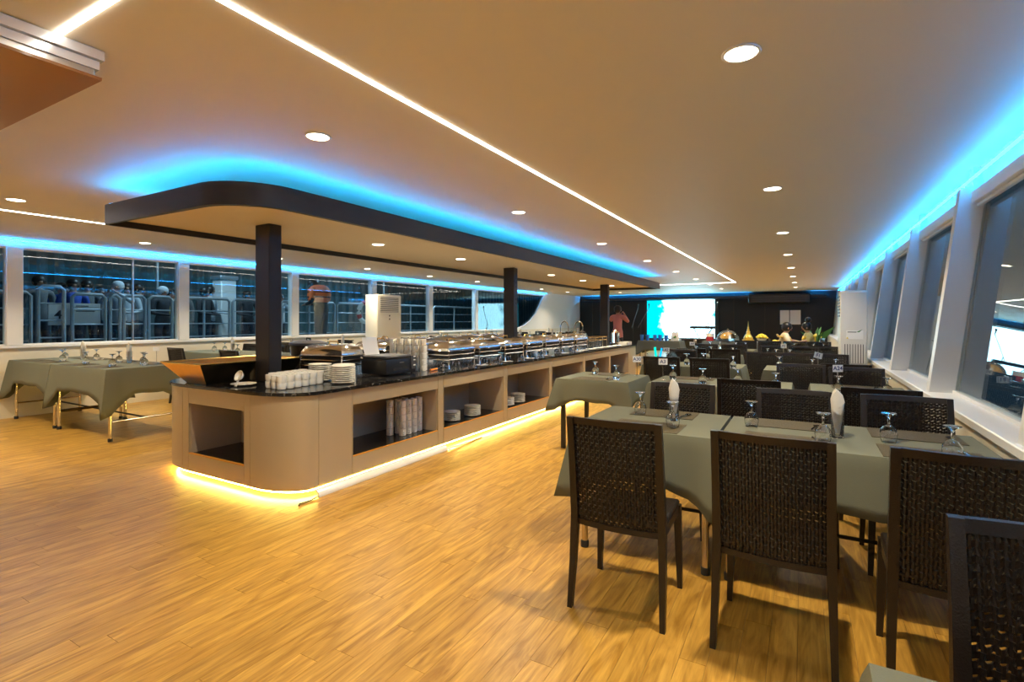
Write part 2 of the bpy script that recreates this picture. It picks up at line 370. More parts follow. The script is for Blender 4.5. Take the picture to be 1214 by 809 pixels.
va = thing('added_valance', 'added slim dark valance hiding the bow light strip', 'valance', (-4.3, 23.35, 2.31))  # valance added to hide the blue strip behind it
MB().bbox(-5.1, 5.1, -.012, .012, -.03, .075, .003).build('front_lip', 'plastic', va); MB().box(-5.1, 5.1, .012, .41, -.03, -.015).build('shelf', 'plastic', va)
tag(MB().box(-9.3, .75, 23.42, 23.44, 2.312, 2.332).build('led_strip', 'bow_wash'), 'added blue strip behind the valance, washing the bow ceiling', 'light')  # strip added out of sight to wash the bow ceiling blue
# ------------------------------------------------------------------ ceiling lights
def downlight_proto(watts):
    t = thing('downlight', 'x', 'light')
    MB().lathe([(.066, 0), (.078, 0), (.080, -.005), (.076, -.008), (.067, -.007)], 20, cap=False).build('trim_ring', 'white', t)
    MB().lathe([(.068, -.003), (.066, -.006)], 20).build('lens', 'lens', t)
    ld = bpy.data.lights.new('lamp', 'AREA'); ld.shape = 'DISK'; ld.size = .11; ld.energy = watts; ld.color = (1.0, .86, .62); ld.spread = math.radians(125)
    lo = bpy.data.objects.new('lamp', ld); COL.objects.link(lo); lo.parent = t; lo.location = (0, 0, -.013)
    return t
DL = Kind(downlight_proto(DOWN_W))
OR = ['tenth', 'ninth', 'eighth', 'seventh', 'sixth', 'fifth', 'fourth', 'third', 'second', 'first']
for k, y in enumerate([-2.3, .0]+[2.385+2.6*k for k in range(8)]): DL.put((-.23, y, CZ), 0, '%s downlight from the bow in the row above the starboard tables' % OR[k], 'downlights over starboard tables')
for k, y in enumerate([-2.4, -.2]+[2.17+2.58*k for k in range(8)]): DL.put((-2.62, y, CZ), 0, '%s downlight from the bow between white strip and canopy' % OR[k], 'downlights beside the canopy')
for y in [-2.3, 1.9] : DL.put((-6.5, y, CZ), 0, 'round warm downlight aft of the canopy', 'downlights aft of the canopy')
for k, y in enumerate([-.5, 1.7, 3.92, 6.15, 8.39, 10.6, 12.85, 15.0, 17.2, 19.6]): DL.put((-8.5, y, CZ), 0, '%s downlight from the bow in the row by the pier windows' % OR[k], 'downlights by the pier windows')
for k, y in enumerate([4.35, 5.98, 7.5, 9.0, 10.64, 12.6]): DL.put((-4.24, y, 2.245), 0, '%s downlight from the bow in the canopy soffit' % OR[k+4], 'downlights in the canopy')
DL.put((-6.7, 21.0, CZ), 0, 'round warm downlight close to the bow wall', 'downlights by the bow')

def strip(pts, label):
    o = MB()
    for (x0, y0), (x1, y1) in zip(pts[:-1], pts[1:]):
        o.box(min(x0, x1)-.011, max(x0, x1)+.011, min(y0, y1)-.011, max(y0, y1)+.011, CZ-.006, CZ+.001)
    return tag(o.build('led_strip', 'led_white'), label, 'light')
strip([(-2.57, .88), (-1.8, .88)], 'short white light strip running into the hanging box')
strip([(-1.8, .905), (-1.8, 17.05)], 'long straight white light strip across the ceiling')
strip([(-7.22, 17.05), (-1.825, 17.05)], 'white light strip crossing the ceiling before the screen')
strip([(-7.22, .7), (-7.22, 17.02)], 'white light strip passing behind the canopy')

# hanging box in the ceiling corner
hb = thing('ceiling_box', 'brown ceiling-hung box with polished steel rim', 'ceiling box', (-2.57, 1.04, CZ))
MB().bbox(-1.9, -.03, -2.2, -.03, -.115, -.0, .004).build('body', 'brushed', hb)
MB().box(-1.9, -.005, -2.2, -.005, -.045, -.005).build('upper_rim', 'silver', hb)
MB().box(-1.9, -.018, -2.2, -.018, -.085, -.05).build('lower_rim', 'silver', hb)
for a, b in ((-.62, -.012), (-1.25, -.625), (-1.9, -1.255)): MB().box(-1.9, -.012, a, b, -.128, -.116).build('bottom_panel', 'brownbox', hb)

# ------------------------------------------------------------------ canopy and columns
ZB, ZT = 2.19, 2.355
CX0, CX1, CY0, CY1 = -5.2, -3.30, 2.07, 13.75
def canopy_poly(o):
    r = .45-o
    return arc(CX1-.45, CY0+.45, r, r, -90, 0, 14)+[(CX1-o, CY1-o), (CX0+o, CY1-o)]+arc(CX0+.06, CY0+.06, max(.02, .06-o*.5), max(.02, .06-o*.5), 180, 270, 4)
cp = thing('canopy', 'black-edged hanging canopy with rounded corner over the buffet', 'canopy', ((CX0+CX1)/2, 8, ZB))
off = Matrix.Translation((-(CX0+CX1)/2, -8, -ZB))
po, pi_ = canopy_poly(0), canopy_poly(.05)
n = len(po); mb = MB()
vs = [(x, y, ZB) for x, y in po]+[(x, y, ZT) for x, y in po]+[(x, y, ZB) for x, y in pi_]+[(x, y, ZT) for x, y in pi_]
fs = []
for i in range(n):
    j = (i+1) % n; fs += [(i, j, n+j, n+i), (2*n+j, 2*n+i, 3*n+i, 3*n+j), (j, i, 2*n+i, 2*n+j), (n+i, n+j, 3*n+j, 3*n+i)]
mb.add(vs, fs).xf(off).build('fascia', 'black', cp)
MB().prism(canopy_poly(.045), 2.245, 2.30).xf(off).build('soffit', 'soffit', cp)
for y in (4.5, 8.0, 11.5):
    for x in (-4.55, -4.0): MB().box(x-.02, x+.02, y-.02, y+.02, 2.30, CZ).xf(off).build('hanger', 'black', cp)
pl2 = canopy_poly(.07); mb = MB()
mb.tube([(x, y, ZT+.004) for x, y in pl2], .012, 6, closed=True)
lb = mb.build('led_strip', 'led_blue'); tag(lb, 'blue light strip hidden on top of the canopy edge', 'light')
for y0, lab in ((2.92, 'black square column rising from the aft end of the buffet bar'), (7.4, 'black square column halfway along the buffet bar'), (12.1, 'black square column behind the bow end of the buffet bar')):
    c = MB().bbox(-4.37, -4.17, y0, y0+.13, .0 if y0 > 12 else .815, 2.2455, .006)
    o = tag(c.build('column', 'black'), lab, 'column', kind='structure')
    if 7 < y0 < 8:
        for k in range(7): MB().box(-4.171, -4.166, y0+.05, y0+.08, 1.60+.07*k, 1.63+.07*k).build('vent_slot', 'greyplastic', o)

# ------------------------------------------------------------------ buffet bar
BX0, BX1, BY0, BY1 = -5.21, -3.32, 2.485, 11.55
FX0, FX1 = -4.75, -3.78       # flat part of the aft end
RY = .27
Zb, Zt = .07, .785
eu = thing('bar_end_unit', 'curved beige end unit of the buffet bar with open niche', 'cabinet', (-4.27, BY0, 0))
T = Matrix.Translation((4.27, -BY0, 0))
def curved(side, z0, z1, th=.018, o=0.0):
    if side > 0: A = arc(FX1, BY0+RY, BX1-FX1-o, RY-o, -90, 0, 14); B = arc(FX1, BY0+RY, BX1-FX1-o-th, RY-o-th, 0, -90, 14)
    else: A = arc(FX0, BY0+RY, FX0-BX0-o, RY-o, 180, 270, 14); B = arc(FX0, BY0+RY, FX0-BX0-o-th, RY-o-th, 270, 180, 14)
    return MB().prism(A+B, z0, z1)
for sd in (1, -1): curved(sd, Zb, Zt).xf(T).build('curved_panel', 'laminate', eu)
nx0, nx1, nz0, nz1 = -4.65, -3.865, .213, .652
MB().box(FX0+.004, nx0-.003, BY0, BY0+.02, Zb, Zt).xf(T).build('stile', 'laminate', eu)
MB().box(nx1+.003, FX1-.004, BY0, BY0+.02, Zb, Zt).xf(T).build('stile', 'laminate', eu)
MB().box(nx0+.002, nx1, BY0, BY0+.02, nz1, Zt).xf(T).build('top_rail', 'laminate', eu)
MB().box(nx0+.002, nx1, BY0, BY0+.02, Zb, nz0).xf(T).build('bottom_rail', 'laminate', eu)
MB().box(nx0-.02, nx0, BY0+.02, BY0+.50, nz0-.02, nz1+.02).xf(T).build('side_panel', 'lamdark', eu)
MB().box(nx1, nx1+.02, BY0+.02, BY0+.50, nz0-.02, nz1+.02).xf(T).build('side_panel', 'lamdark', eu)
MB().box(nx0, nx1, BY0+.48, BY0+.50, nz0-.02, nz1+.02).xf(T).build('back_panel', 'lamdark', eu)
MB().box(nx0, nx1, BY0+.02, BY0+.48, nz1, nz1+.02).xf(T).build('niche_top', 'lamdark', eu)
MB().box(nx0, nx1, BY0+.021, BY0+.48, nz0-.012, nz0).xf(T).build('shelf', 'blackglass', eu)
MB().box(nx0+.002, nx1, BY0-.001, BY0+.02, nz0+.0005, nz0+.008).xf(T).build('edge_band', 'edge', eu)
sk = MB().box(nx1-.006, nx1, BY0+.10, BY0+.17, .33, .50).xf(T).build('socket', 'paper', eu)
def bar_outline(o, y1):
    return arc(FX1, BY0+RY, BX1-FX1-o, RY-o, -90, 0, 14)+[(BX1-o, y1), (BX0+o, y1)]+arc(FX0, BY0+RY, FX0-BX0-o, RY-o, 180, 270, 14)
pln = tag(MB().prism(bar_outline(.13, BY1-.08), 0, Zb).build('plinth', 'laminate'), 'recessed beige plinth carrying the buffet bar', 'plinth')
ba, bb = bar_outline(.030, BY1-.02), bar_outline(.042, BY1-.032); n = len(ba)
MB().add([(x, y, .045) for x, y in ba]+[(x, y, .069) for x, y in ba]+[(x, y, .045) for x, y in bb]+[(x, y, .069) for x, y in bb], [q for i in range(n) for j in ((i+1) % n,) for q in ((i, j, n+j, n+i), (2*n+j, 2*n+i, 3*n+i, 3*n+j), (j, i, 2*n+i, 2*n+j))]).build('skirt_band', 'laminate', pln)
wt = MB(); a = bar_outline(-.02, BY1+.02); b2 = bar_outline(-.012, BY1+.012)
wt.prism(a, Zt+.004, .809); wt.prism(b2, .809, .815)
tag(wt.build('worktop', 'granite'), 'long polished black granite worktop with rounded corners', 'worktop')
KZ = .815
# straight units on both long sides
bounds = [3.10, 4.365, 5.715, 7.065, 8.44, 9.80, 11.10]
desc = ['holding the tall cup stacks', 'holding two low plate stacks', 'holding plates behind the single table', 'below the middle chafing dishes', 'below the glass rack', 'at the bow end of the buffet']
MB_sp = MB().box(BX1-.02, BX1, BY0+RY+.005, bounds[0]-.003, Zb, Zt).build('bar_side_panel', 'laminate'); tag(MB_sp, 'plain beige side panel between curved end and cup stacks', 'panel')
MB_sp = MB().box(BX1-.02, BX1, 11.102, BY1-.021, Zb, Zt).build('bar_side_panel', 'laminate'); tag(MB_sp, 'plain beige side panel closing the bow end of the bar', 'panel')
tag(MB().box(BX0, BX1, BY1-.02, BY1, Zb, Zt).build('bar_closing_board', 'laminate'), 'beige end panel of the bar facing the bow', 'panel')
tag(MB().box(BX0, BX0+.02, BY0+RY+.003, BY1-.02, Zb, Zt).build('bar_back_panel', 'laminate'), 'long beige panel on the pier side of the bar', 'panel')
for i in range(6):
    ya, yb = bounds[i], bounds[i+1]; u = thing('bar_cabinet', 'open beige bar cabinet %s' % desc[i], 'cabinet', (BX1, (ya+yb)/2, 0), group='open cabinets along the bar')
    L_ = (yb-ya)/2; p = .055
    MB().box(-.02, 0, -L_+.002, -L_+p*.2, Zb, Zt).build('stile', 'laminate', u)
    MB().box(-.02, 0, L_-p*1.6, L_-.003, Zb, Zt).build('stile', 'laminate', u)
    s0, s1 = -L_+p*.2+.003, L_-p*1.6-.005
    MB().box(-.02, 0, s0, s1, .655, Zt).build('top_rail', 'laminate', u)
    MB().box(-.02, 0, s0, s1, Zb, .213).build('bottom_rail', 'laminate', u)
    MB().box(-.55, -.02, s1, s1+.015, .20, .67).build('side_panel', 'lamdark', u)
    MB().box(-.55, -.02, s0-.008, s0, .20, .67).build('side_panel', 'lamdark', u)
    MB().box(-.55, -.535, s0, s1, .20, .67).build('back_panel', 'lamdark', u)
    MB().box(-.55, -.02, s0, s1, .655, .67).build('niche_top', 'lamdark', u)
    MB().box(-.535, -.021, s0, s1, .201, .213).build('shelf', 'blackglass', u)
    MB().box(-.02, .001, s0, s1, .2135, .220).build('edge_band', 'edge', u)
# warm strip under the overhang
mb = MB().tube([(x, y, .037) for x, y in bar_outline(.046, BY1-.04)], .006, 6, closed=True)
tag(mb.build('led_strip', 'led_warm'), 'warm yellow light strip glowing under the bar overhang', 'light')
# fallen light profile
lp = thing('light_profile', 'cream light profile leaning loose against the bar foot', 'light profile', (-3.268, 3.53, 0))
mb = MB(); pr = [(-.025, .052), (-.040, .058), (-.043, .048), (-.025, .040), (-.004, .014), (.0, 0), (.012, 0), (.014, .010), (0, .036)]
mb.prism(pr, -.82, .83, 'y').build('channel', 'china', lp)
MB().tube([(.0, -.82, .012), (.02, -.9, .006), (.005, -1.0, .005), (.03, -1.02, .005)], .005, 6).build('cable', 'rubber', lp)
MB().tube([(.0, .83, .02), (.01, 1.1, .008), (.0, 1.5, .006)], .006, 6).build('rod', 'brushed', lp)

# ------------------------------------------------------------------ trough
tr = thing('ice_trough', 'wide flared bronze serving trough on the bar corner', 'trough', (-4.65, 2.55, KZ))
bo = [(-.15, 0), (.15, 0), (.15, .85), (-.15, .85)]; to = [(-.41, -.09), (.22, -.09), (.22, .92), (-.41, .92)]
def fl(i0, i1, th=.006):
    m_ = MB(); a, b = bo[i0], bo[i1]; c, d = to[i1], to[i0]
    s_ = .985
    return m_.add([(*a, 0), (*b, 0), (*c, .178), (*d, .178)]+[(a[0]*s_, .425+(a[1]-.425)*s_, .006), (b[0]*s_, .425+(b[1]-.425)*s_, .006), (c[0]*s_, .425+(c[1]-.425)*s_, .178), (d[0]*s_, .425+(d[1]-.425)*s_, .178)],
                  [(0, 1, 2, 3), (7, 6, 5, 4), (0, 4, 5, 1), (1, 5, 6, 2), (2, 6, 7, 3), (3, 7, 4, 0)])
for k, mm in enumerate(('bronze', 'gunmetal', 'bronze', 'bronze')): fl(k, (k+1) % 4).build('side', mm, tr)
MB().box(-.15, .15, 0, .85, 0, .008).build('base', 'gunmetal', tr)
MB().tube([(*p, .18) for p in to], .008, 6, closed=True).build('rim', 'brass', tr)

# ------------------------------------------------------------------ crockery
cup_me = MB().lathe([(.022, 0), (.033, .004), (.0385, .02), (.040, .058), (.0375, .058), (.035, .022), (.02, .010)], 16).mesh('cup', 'china')
mugm = MB().lathe([(.026, 0), (.036, .004), (.037, .07), (.034, .07), (.033, .01)], 14).tube([(.036, 0, .055), (.058, 0, .05), (.058, 0, .025), (.036, 0, .018)], .005, 6).mesh('mug', 'china')
plate_me = MB().lathe([(.055, 0), (.06, .002), (.095, .014), (.102, .016), (.100, .020), (.06, .006)], 24).mesh('plate', 'china')
saucer_me = MB().lathe([(.04, 0), (.045, .002), (.072, .010), (.074, .013), (.045, .006)], 20).mesh('saucer', 'china')
ORD = ['first', 'second', 'third', 'fourth', 'fifth', 'sixth', 'seventh', 'eighth', 'ninth', 'tenth', 'eleventh', 'twelfth']
def ordn(k): return ORD[k-1]
def single(name, me, loc, rz, label, cat, group=None):
    o = bpy.data.objects.new(name, me); COL.objects.link(o); o.location = loc; o.rotation_euler = (0, 0, rz); return tag(o, label, cat, group)
# small soup cups, two high
ax = Vector((-.085, .0, 0)); 
for a in range(4):
    for b in range(6):
        if (a == 3 and b < 1): continue
        x = -3.64-.086*a-.012*b; y = 2.66+.083*b+.012*a
        for k in range(2): single('soup_cup', cup_me, (x+random.uniform(-.002, .002), y, KZ+.054*k), 0, 'small white china soup cup, in the cluster stacked two high', 'cup', 'soup cups on the bar corner')
for (x, y, n_, lab) in ((-3.86, 3.22, 9, 'white plate in the counter stack behind the soup cups'), (-3.79, 3.44, 8, 'white plate in the rear one of three counter stacks'), (-3.54, 3.20, 9, 'white plate in the counter stack at the bar edge')):
    for k in range(n_): single('plate', plate_me, (x, y, KZ+.0175*k), k, lab+', %s from its top' % ordn(n_-k), 'plate', 'plate stacks on the worktop')
lap = single('plate', plate_me, (-4.17, 2.68, KZ), 0, 'single white plate lying under the white ladle', 'plate')
ld_ = thing('ladle', 'white china ladle resting on a single plate', 'ladle', (-4.12, 2.60, KZ))
MB().lathe([(.012, -.035), (.032, -.028), (.045, -.008), (.047, .0), (.043, .0), (.03, -.022)], 16).xf(Matrix.Translation((0, 0, .095)) @ Matrix.Rotation(math.radians(62), 4, 'X')).build('bowl', 'china', ld_)
MB().tube([(0, -.0, .055), (.005, -.02, .02), (.01, -.03, .006)], [.008, .009, .010], 8).build('handle', 'china', ld_)
# tall stacks of mugs on the counter and on the shelf
def mug_stack(x, y, z, n_, lab, grp):
    for k in range(n_): single('mug', mugm, (x, y, z+.0705*k), -.85+random.uniform(-.25, .25), '%s, %s' % (lab, ordn(n_-k)+' from its top'), 'mug', grp)
for (x, y, n_) in ((-3.60, 4.37, 5), (-3.69, 4.35, 5), (-3.78, 4.33, 5), (-3.87, 4.31, 5), (-3.96, 4.29, 5), (-3.66, 4.46, 4), (-3.76, 4.44, 4), (-3.86, 4.42, 4)):
    mug_stack(x, y, KZ, n_, 'white mug in the tall counter stacks behind the printer', 'mug stacks behind the printer')
for (x, y) in ((-4.55, 4.20), (-4.64, 4.18), (-4.73, 4.16), (-4.60, 4.30), (-4.70, 4.28), (-4.80, 4.26)):
    mug_stack(x, y, KZ, 4, 'white mug in the stacks beside the round black pot', 'mug stacks by the round pot')
for (x, y) in ((-3.62, 3.88), (-3.50, 3.93), (-3.505, 4.02), (-3.51, 4.11), (-3.515, 4.20), (-3.61, 3.99), (-3.615, 4.09)):
    mug_stack(x, y, .213, 5, 'white mug in the tall stacks on the cabinet shelf', 'mug stacks in the first bar cabinet')
for (x, y, n_, lab) in ((-3.53, 4.80, 6, 'white plate in the shelf stack next to the cabinet post'), (-3.50, 5.18, 7, 'white plate in the taller shelf stack of the second cabinet'), (-3.50, 6.02, 6, 'white plate in the low shelf stack of the third cabinet'), (-3.50, 6.33, 7, 'white plate in the taller shelf stack of the third cabinet')):
    for k in range(n_): single('plate', plate_me, (x, y, .213+.0175*k), k, lab+', %s from its top' % ordn(n_-k), 'plate', 'plate stacks in the bar cabinets')

# printer ---------------------------------------------------
pt = thing('printer', 'black desktop printer standing on the granite worktop', 'printer', (-3.74, 4.0, KZ))
MB().bbox(-.17, .16, -.215, .215, .008, .125, .015, 2).build('body', 'plastic', pt)
MB().bbox(-.165, .155, -.21, .15, .126, .148, .008, 1).build('scanner_lid', 'greyplastic', pt)
MB().bbox(.10, .17, .13, .213, .03, .14, .006).build('control_panel', 'greyplastic', pt)
for z in (.06, .10, .125): MB().box(.170, .173, .16, .19, z, z+.010).build('button', 'paper', pt)
MB().box(.158, .1625, -.12, .10, .035, .055).build('paper_slot', 'rubber', pt)
MB().box(.1605, .1625, -.03, .03, .090, .097).build('badge', 'brushed', pt)
pt.scale = (1.05, 1.05, 1.35)
sh = MB(); n = 8
for i in range(n+1):
    t = i/n; x = -.02-.05*math.sin(t*1.4); z = .02+.20*t
    sh.add([(x, -.11, z), (x, .10, z), (x+.0012, .10, z), (x+.0012, -.11, z)], [])
for i in range(n):
    a = 4*i; sh.f += [(a, a+1, a+5, a+4), (a+3, a+7, a+6, a+2), (a, a+4, a+7, a+3), (a+1, a+2, a+6, a+5)]
sh.f += [(0, 3, 2, 1), (4*n, 4*n+1, 4*n+2, 4*n+3)]
tag(sh.build('paper_sheet', 'paper', None, (-3.88, 3.93, KZ+.16)), 'blank white sheet standing in the printer feed', 'paper')

# chafing dishes -------------------------------------------
def chafer():
    t = thing('chafing_dish', 'x', 'chafing dish')
    X, Y = .165, .255
    f = MB()
    for z in (.10, .155):
        f.tube([(-X, -Y, z), (X, -Y, z), (X, Y, z), (-X, Y, z)], .006, 6, closed=True)
    f.build('stand_frame', 'chrome', t)
    for sx in (-1, 1):
        for sy in (-1, 1):
            MB().tube([(sx*(X+.012), sy*(Y+.012), 0), (sx*(X+.004), sy*(Y+.004), .05), (sx*X, sy*Y, .175), (sx*(X+.008), sy*(Y+.008), .20)], [.011, .008, .008, .010], 8).build('leg', 'chrome', t)
    MB().bbox(-X+.012, X-.012, -Y+.012, Y-.012, .115, .20, .015).build('water_pan', 'plastic', t)
    MB().bbox(-X-.004, X+.004, -Y-.004, Y+.004, .196, .206, .004).build('pan_rim', 'chrome', t)
    l = MB(); b = [(-X, -Y), (X, -Y), (X, Y), (-X, Y)]; rings = [(1, 1, .206), (.98, .99, .235), (.80, .88, .285), (.55, .72, .305)]
    vs = [(x*a, y*c, z) for a, c, z in rings for x, y in b]; fs = [(4*i+k, 4*i+(k+1) % 4, 4*i+4+(k+1) % 4, 4*i+4+k) for i in range(3) for k in range(4)]+[(12, 13, 14, 15), (3, 2, 1, 0)]
    lid = l.add(vs, fs).build('lid', 'chrome', t)
    MB().tube([(.02, -.06, .303), (.02, -.05, .335), (.02, .05, .335), (.02, .06, .303)], .007, 6).build('lid_handle', 'brass', lid)
    for y in (-.12, .12): MB().lathe([(.038, 0), (.04, .045), (.03, .055), (.018, .05)], 12, (0, y, .0)).build('burner', 'chrome', t)
    return t
CH = Kind(chafer())
for k in range(7): CH.put((-3.635, 4.92+.625*k, KZ+.005), 0, '%s polished chafing dish after the spatula, open side of bar' % ordn(k+1), 'chafing dishes along the bar front')
CH.put((-4.17, 3.63, KZ+.005), PI/2+.15, 'polished chafing dish standing behind the plate stacks', 'x'); 
for k in range(6): CH.put((-4.82, 5.05+.66*k, KZ+.005), 0, '%s polished chafing dish of the pier-side row, from the aft end' % ordn(k+1), 'chafing dishes along the bar back')
CH.put((-4.43, 4.57, KZ+.005), PI/2, 'polished chafing dish tucked behind the mug stacks')
pot = thing('soup_pot', 'large round black soup pot with flat lid', 'pot', (-4.74, 3.80, KZ))
MB().lathe([(.14, 0), (.17, .02), (.18, .26), (.185, .28)], 24).build('body', 'plastic', pot)
MB().lathe([(.19, .281), (.205, .29), (.20, .31), (.10, .335), (.0, .34)], 24).build('lid', 'greyplastic', pot)
MB().tube([(-.03, 0, .335), (-.03, 0, .36), (.03, 0, .36), (.03, 0, .335)], .008, 6).build('lid_handle', 'plastic', pot)
bn = thing('warmer_box', 'tall black box standing between mugs and chafing dishes', 'box', (-4.02, 4.62, KZ))
MB().bbox(-.13, .13, -.10, .10, 0, .30, .012).build('body', 'plastic', bn); MB().bbox(-.135, .135, -.105, .105, .301, .33, .008).build('lid', 'greyplastic', bn)
MB().box(.131, .134, -.09, .09, .19, .196).build('seam_band', 'brushed', bn)
sp = thing('spatula', 'spatula with orange handle lying on the worktop edge', 'spatula', (-3.55, 4.52, KZ), math.radians(8))
MB().tube([(0, -.10, .012), (0, .04, .014)], .011, 8).build('handle', 'orangeplastic', sp); MB().tube([(0, .04, .014), (0, .17, .03)], .004, 6).build('shaft', 'chrome', sp)
MB().bbox(-.035, .035, .17, .25, .026, .032, .002).build('blade', 'chrome', sp)
for k in range(6):
    y = 5.24+.625*k
    single('saucer', saucer_me, (-3.395, y, KZ), 0, 'white spoon saucer after the %s chafing dish of the open side' % ordn(k+1), 'saucer', 'spoon saucers along the bar')
    s_ = thing('serving_spoon', 'serving spoon on the saucer after the %s open-side chafing dish' % ordn(k+1), 'spoon', (-3.395, y, KZ+.014), .4*k, 'serving spoons along the bar')
    MB().tube([(0, -.02, .0), (0, .12, .012)], .004, 6).build('handle', 'chrome', s_); MB().lathe([(.004, 0), (.02, .003), (.024, .008), (.018, .007)], 10, (0, -.04, -.002)).build('bowl', 'chrome', s_)
# drinks end of the bar
tum = MB().lathe([(.026, 0), (.033, .13), (.031, .13), (.025, .008)], 14).mesh('tumbler', 'glass')
for a in range(2):
    for b in range(9): single('drinking_glass', tum, (-3.62-.10*a, 9.30+.10*b, KZ+.0), 0, 'clear drinking glass in the rows at the drinks end of the bar', 'glass', 'drinking glasses on the bar')
rk = thing('glass_rack', 'thin brass rail rack around the drinking glasses', 'rack', (-3.67, 9.72, KZ))
for z in (.15, .21): MB().tube([(-.13, -.52, z), (.12, -.52, z), (.12, .52, z), (-.13, .52, z)], .007, 6, closed=True).build('rail', 'brass', rk)
for x in (-.13, .12):
    for y in (-.52, -.26, 0, .26, .52): MB().tube([(x, y, 0), (x, y, .21)], .006, 6).build('post', 'chrome', rk)
def dispenser(x, y, lab):
    t = thing('drink_dispenser', lab, 'dispenser', (x, y, KZ))
    MB().bbox(-.09, .09, -.09, .09, 0, .05, .01).build('base', 'chrome', t); MB().lathe([(.085, .05), (.09, .08), (.09, .26), (.07, .28)], 18).build('tank', 'glass', t)
    MB().lathe([(.07, .281), (.075, .295), (.03, .31), (.012, .34)], 16).build('lid', 'chrome', t)
    MB().tube([(.09, 0, .09), (.12, 0, .09), (.12, 0, .06)], .008, 6).build('tap', 'chrome', t)
dispenser(-4.2, 10.5, 'clear drink dispenser with steel lid at bar middle'); dispenser(-3.7, 11.25, 'clear drink dispenser at the bow corner of the bar')
for k, (x, y) in enumerate(((-4.45, 9.9), (-4.15, 9.95))):
    t = thing('beer_tap', 'tall arched steel tap near the column', 'tap', (x, y, KZ), group='arched taps on the bar')
    MB().lathe([(.05, 0), (.05, .02), (.02, .03)], 14).build('base', 'chrome', t)
    MB().tube([(0, -.0, .02), (0, 0, .42), (.03, 0, .50), (.09, 0, .53), (.15, 0, .50), (.18, 0, .42), (.18, 0, .30)], .013, 8).build('spout', 'chrome', t)
    MB().tube([(0, 0, .22), (0, -.09, .24)], .010, 6).build('lever', 'chrome', t)
for k in range(6): single('plate', plate_me, (-3.43, 8.62+.34*k*1.15, KZ), 0, 'white plate lying singly at the drinks end of the bar', 'plate', 'single plates at the drinks end')
ct = thing('cutlery_tray', 'cream cutlery tray at the bow end of the worktop', 'tray', (-3.62, 11.1-.25+.45, KZ))
MB().bbox(-.1, .1, -.17, .17, 0, .015, .004).build('base', 'china', ct)
for x in (-.1, .09): MB().box(x, x+.01, -.17, .17, .015, .07).build('side', 'china', ct)
for y in (-.17, .16): MB().box(-.1, .1, y, y+.01, .015, .07).build('end', 'china', ct)
ct.location = (-3.45, 11.2-.02, KZ); 

# ------------------------------------------------------------------ chairs
def chair():
    t = thing('dining_chair', 'x', 'chair')
    def sy(z): return -.225+.045*math.sin(min(1, z/.92)*PI)*(1 if z < .46 else .8) - (.0 if z < .46 else (z-.46)*.06)
    for s in (-1, 1):
        MB().sweep([(s*(.218-.012*min(1, z/.5)), sy(z), z, w, d) for z, w, d in ((0, .024, .026), (.2, .029, .034), (.44, .034, .042), (.7, .032, .036), (.92, .030, .028))]).build('leg', 'rattan', t)
    for s in (-1, 1):
        MB().sweep([(s*(.214-.012*z/.43), .205-.02*z, z, w, w) for z, w in ((0, .024), (.2, .030), (.43, .036))]).build('leg', 'rattan', t)
    MB().bbox(-.21, .21, -.19, .215, .43, .452, .008).build('seat', 'rattan', t)
    ap = MB(); ap.box(-.195, .195, .18, .20, .38, .43); ap.box(-.212, -.196, -.16, .19, .385, .43); ap.box(.196, .212, -.16, .19, .385, .43); ap.build('seat_apron', 'rattan', t)
    def surf(x, z): return sy(z)-.020*(1-(x/.19)**2)
    for zz, hh in ((.905, .032), (.405, .026)):
        n = 10; br = MB()
        for i in range(n):
            xa, xb = -.192+.384*i/n, -.192+.384*(i+1)/n; z0, z1 = zz-hh/2, zz+hh/2
            vs = []
            for x_ in (xa, xb):
                for z_ in (z0, z1):
                    y_ = surf(x_, z_); vs += [(x_, y_-.010, z_), (x_, y_+.010, z_)]
            br.add(vs, [(0, 4, 6, 2), (1, 3, 7, 5), (2, 6, 7, 3), (0, 1, 5, 4)])
        br.build('back_rail', 'rattan', t)
    wv = MB(); rows = 28; cols = 30; dz = (.89-.42)/rows; seg = cols*2
    for r in range(rows):
        zc = .42+dz*(r+.5); ring = []
        for i in range(seg+1):
            x_ = -.192+.384*i/seg; ph = (i % 4 < 2) ^ (r % 2)
            w_ = math.sin(PI*i/2+PI*r+.78)
            y_ = surf(x_, zc)+.0055*w_; z_ = zc+.0035*math.sin(PI*i/2+.3)
            ring.append((x_, y_, z_))
        hh = dz*.45
        for i, (x_, y_, z_) in enumerate(ring):
            wv.v += [(x_, y_-.002, z_-hh), (x_, y_-.002, z_+hh), (x_, y_+.002, z_+hh), (x_, y_+.002, z_-hh)]
        o = len(wv.v)-4*len(ring)
        for i in range(seg):
            a = o+4*i
            for k in range(4): wv.f.append((a+k, a+(k+1) % 4, a+4+(k+1) % 4, a+4+k))
    wv.build('back_weave', 'rattan', t, smooth=False)
    wr_ = MB()
    for c in range(1, cols//2):
        x_ = -.192+.384*c/(cols//2); n = 6
        for i in range(n):
            za, zb = .41+.48*i/n, .41+.48*(i+1)/n; ya, yb = surf(x_, za), surf(x_, zb)
            wr_.add([(x_-.0035, ya, za), (x_+.0035, ya, za), (x_+.0035, yb, zb), (x_-.0035, yb, zb)], [(0, 1, 2, 3)])
    wr_.build('back_strand', 'rattan', t, smooth=False)
    return t
CR = Kind(chair())

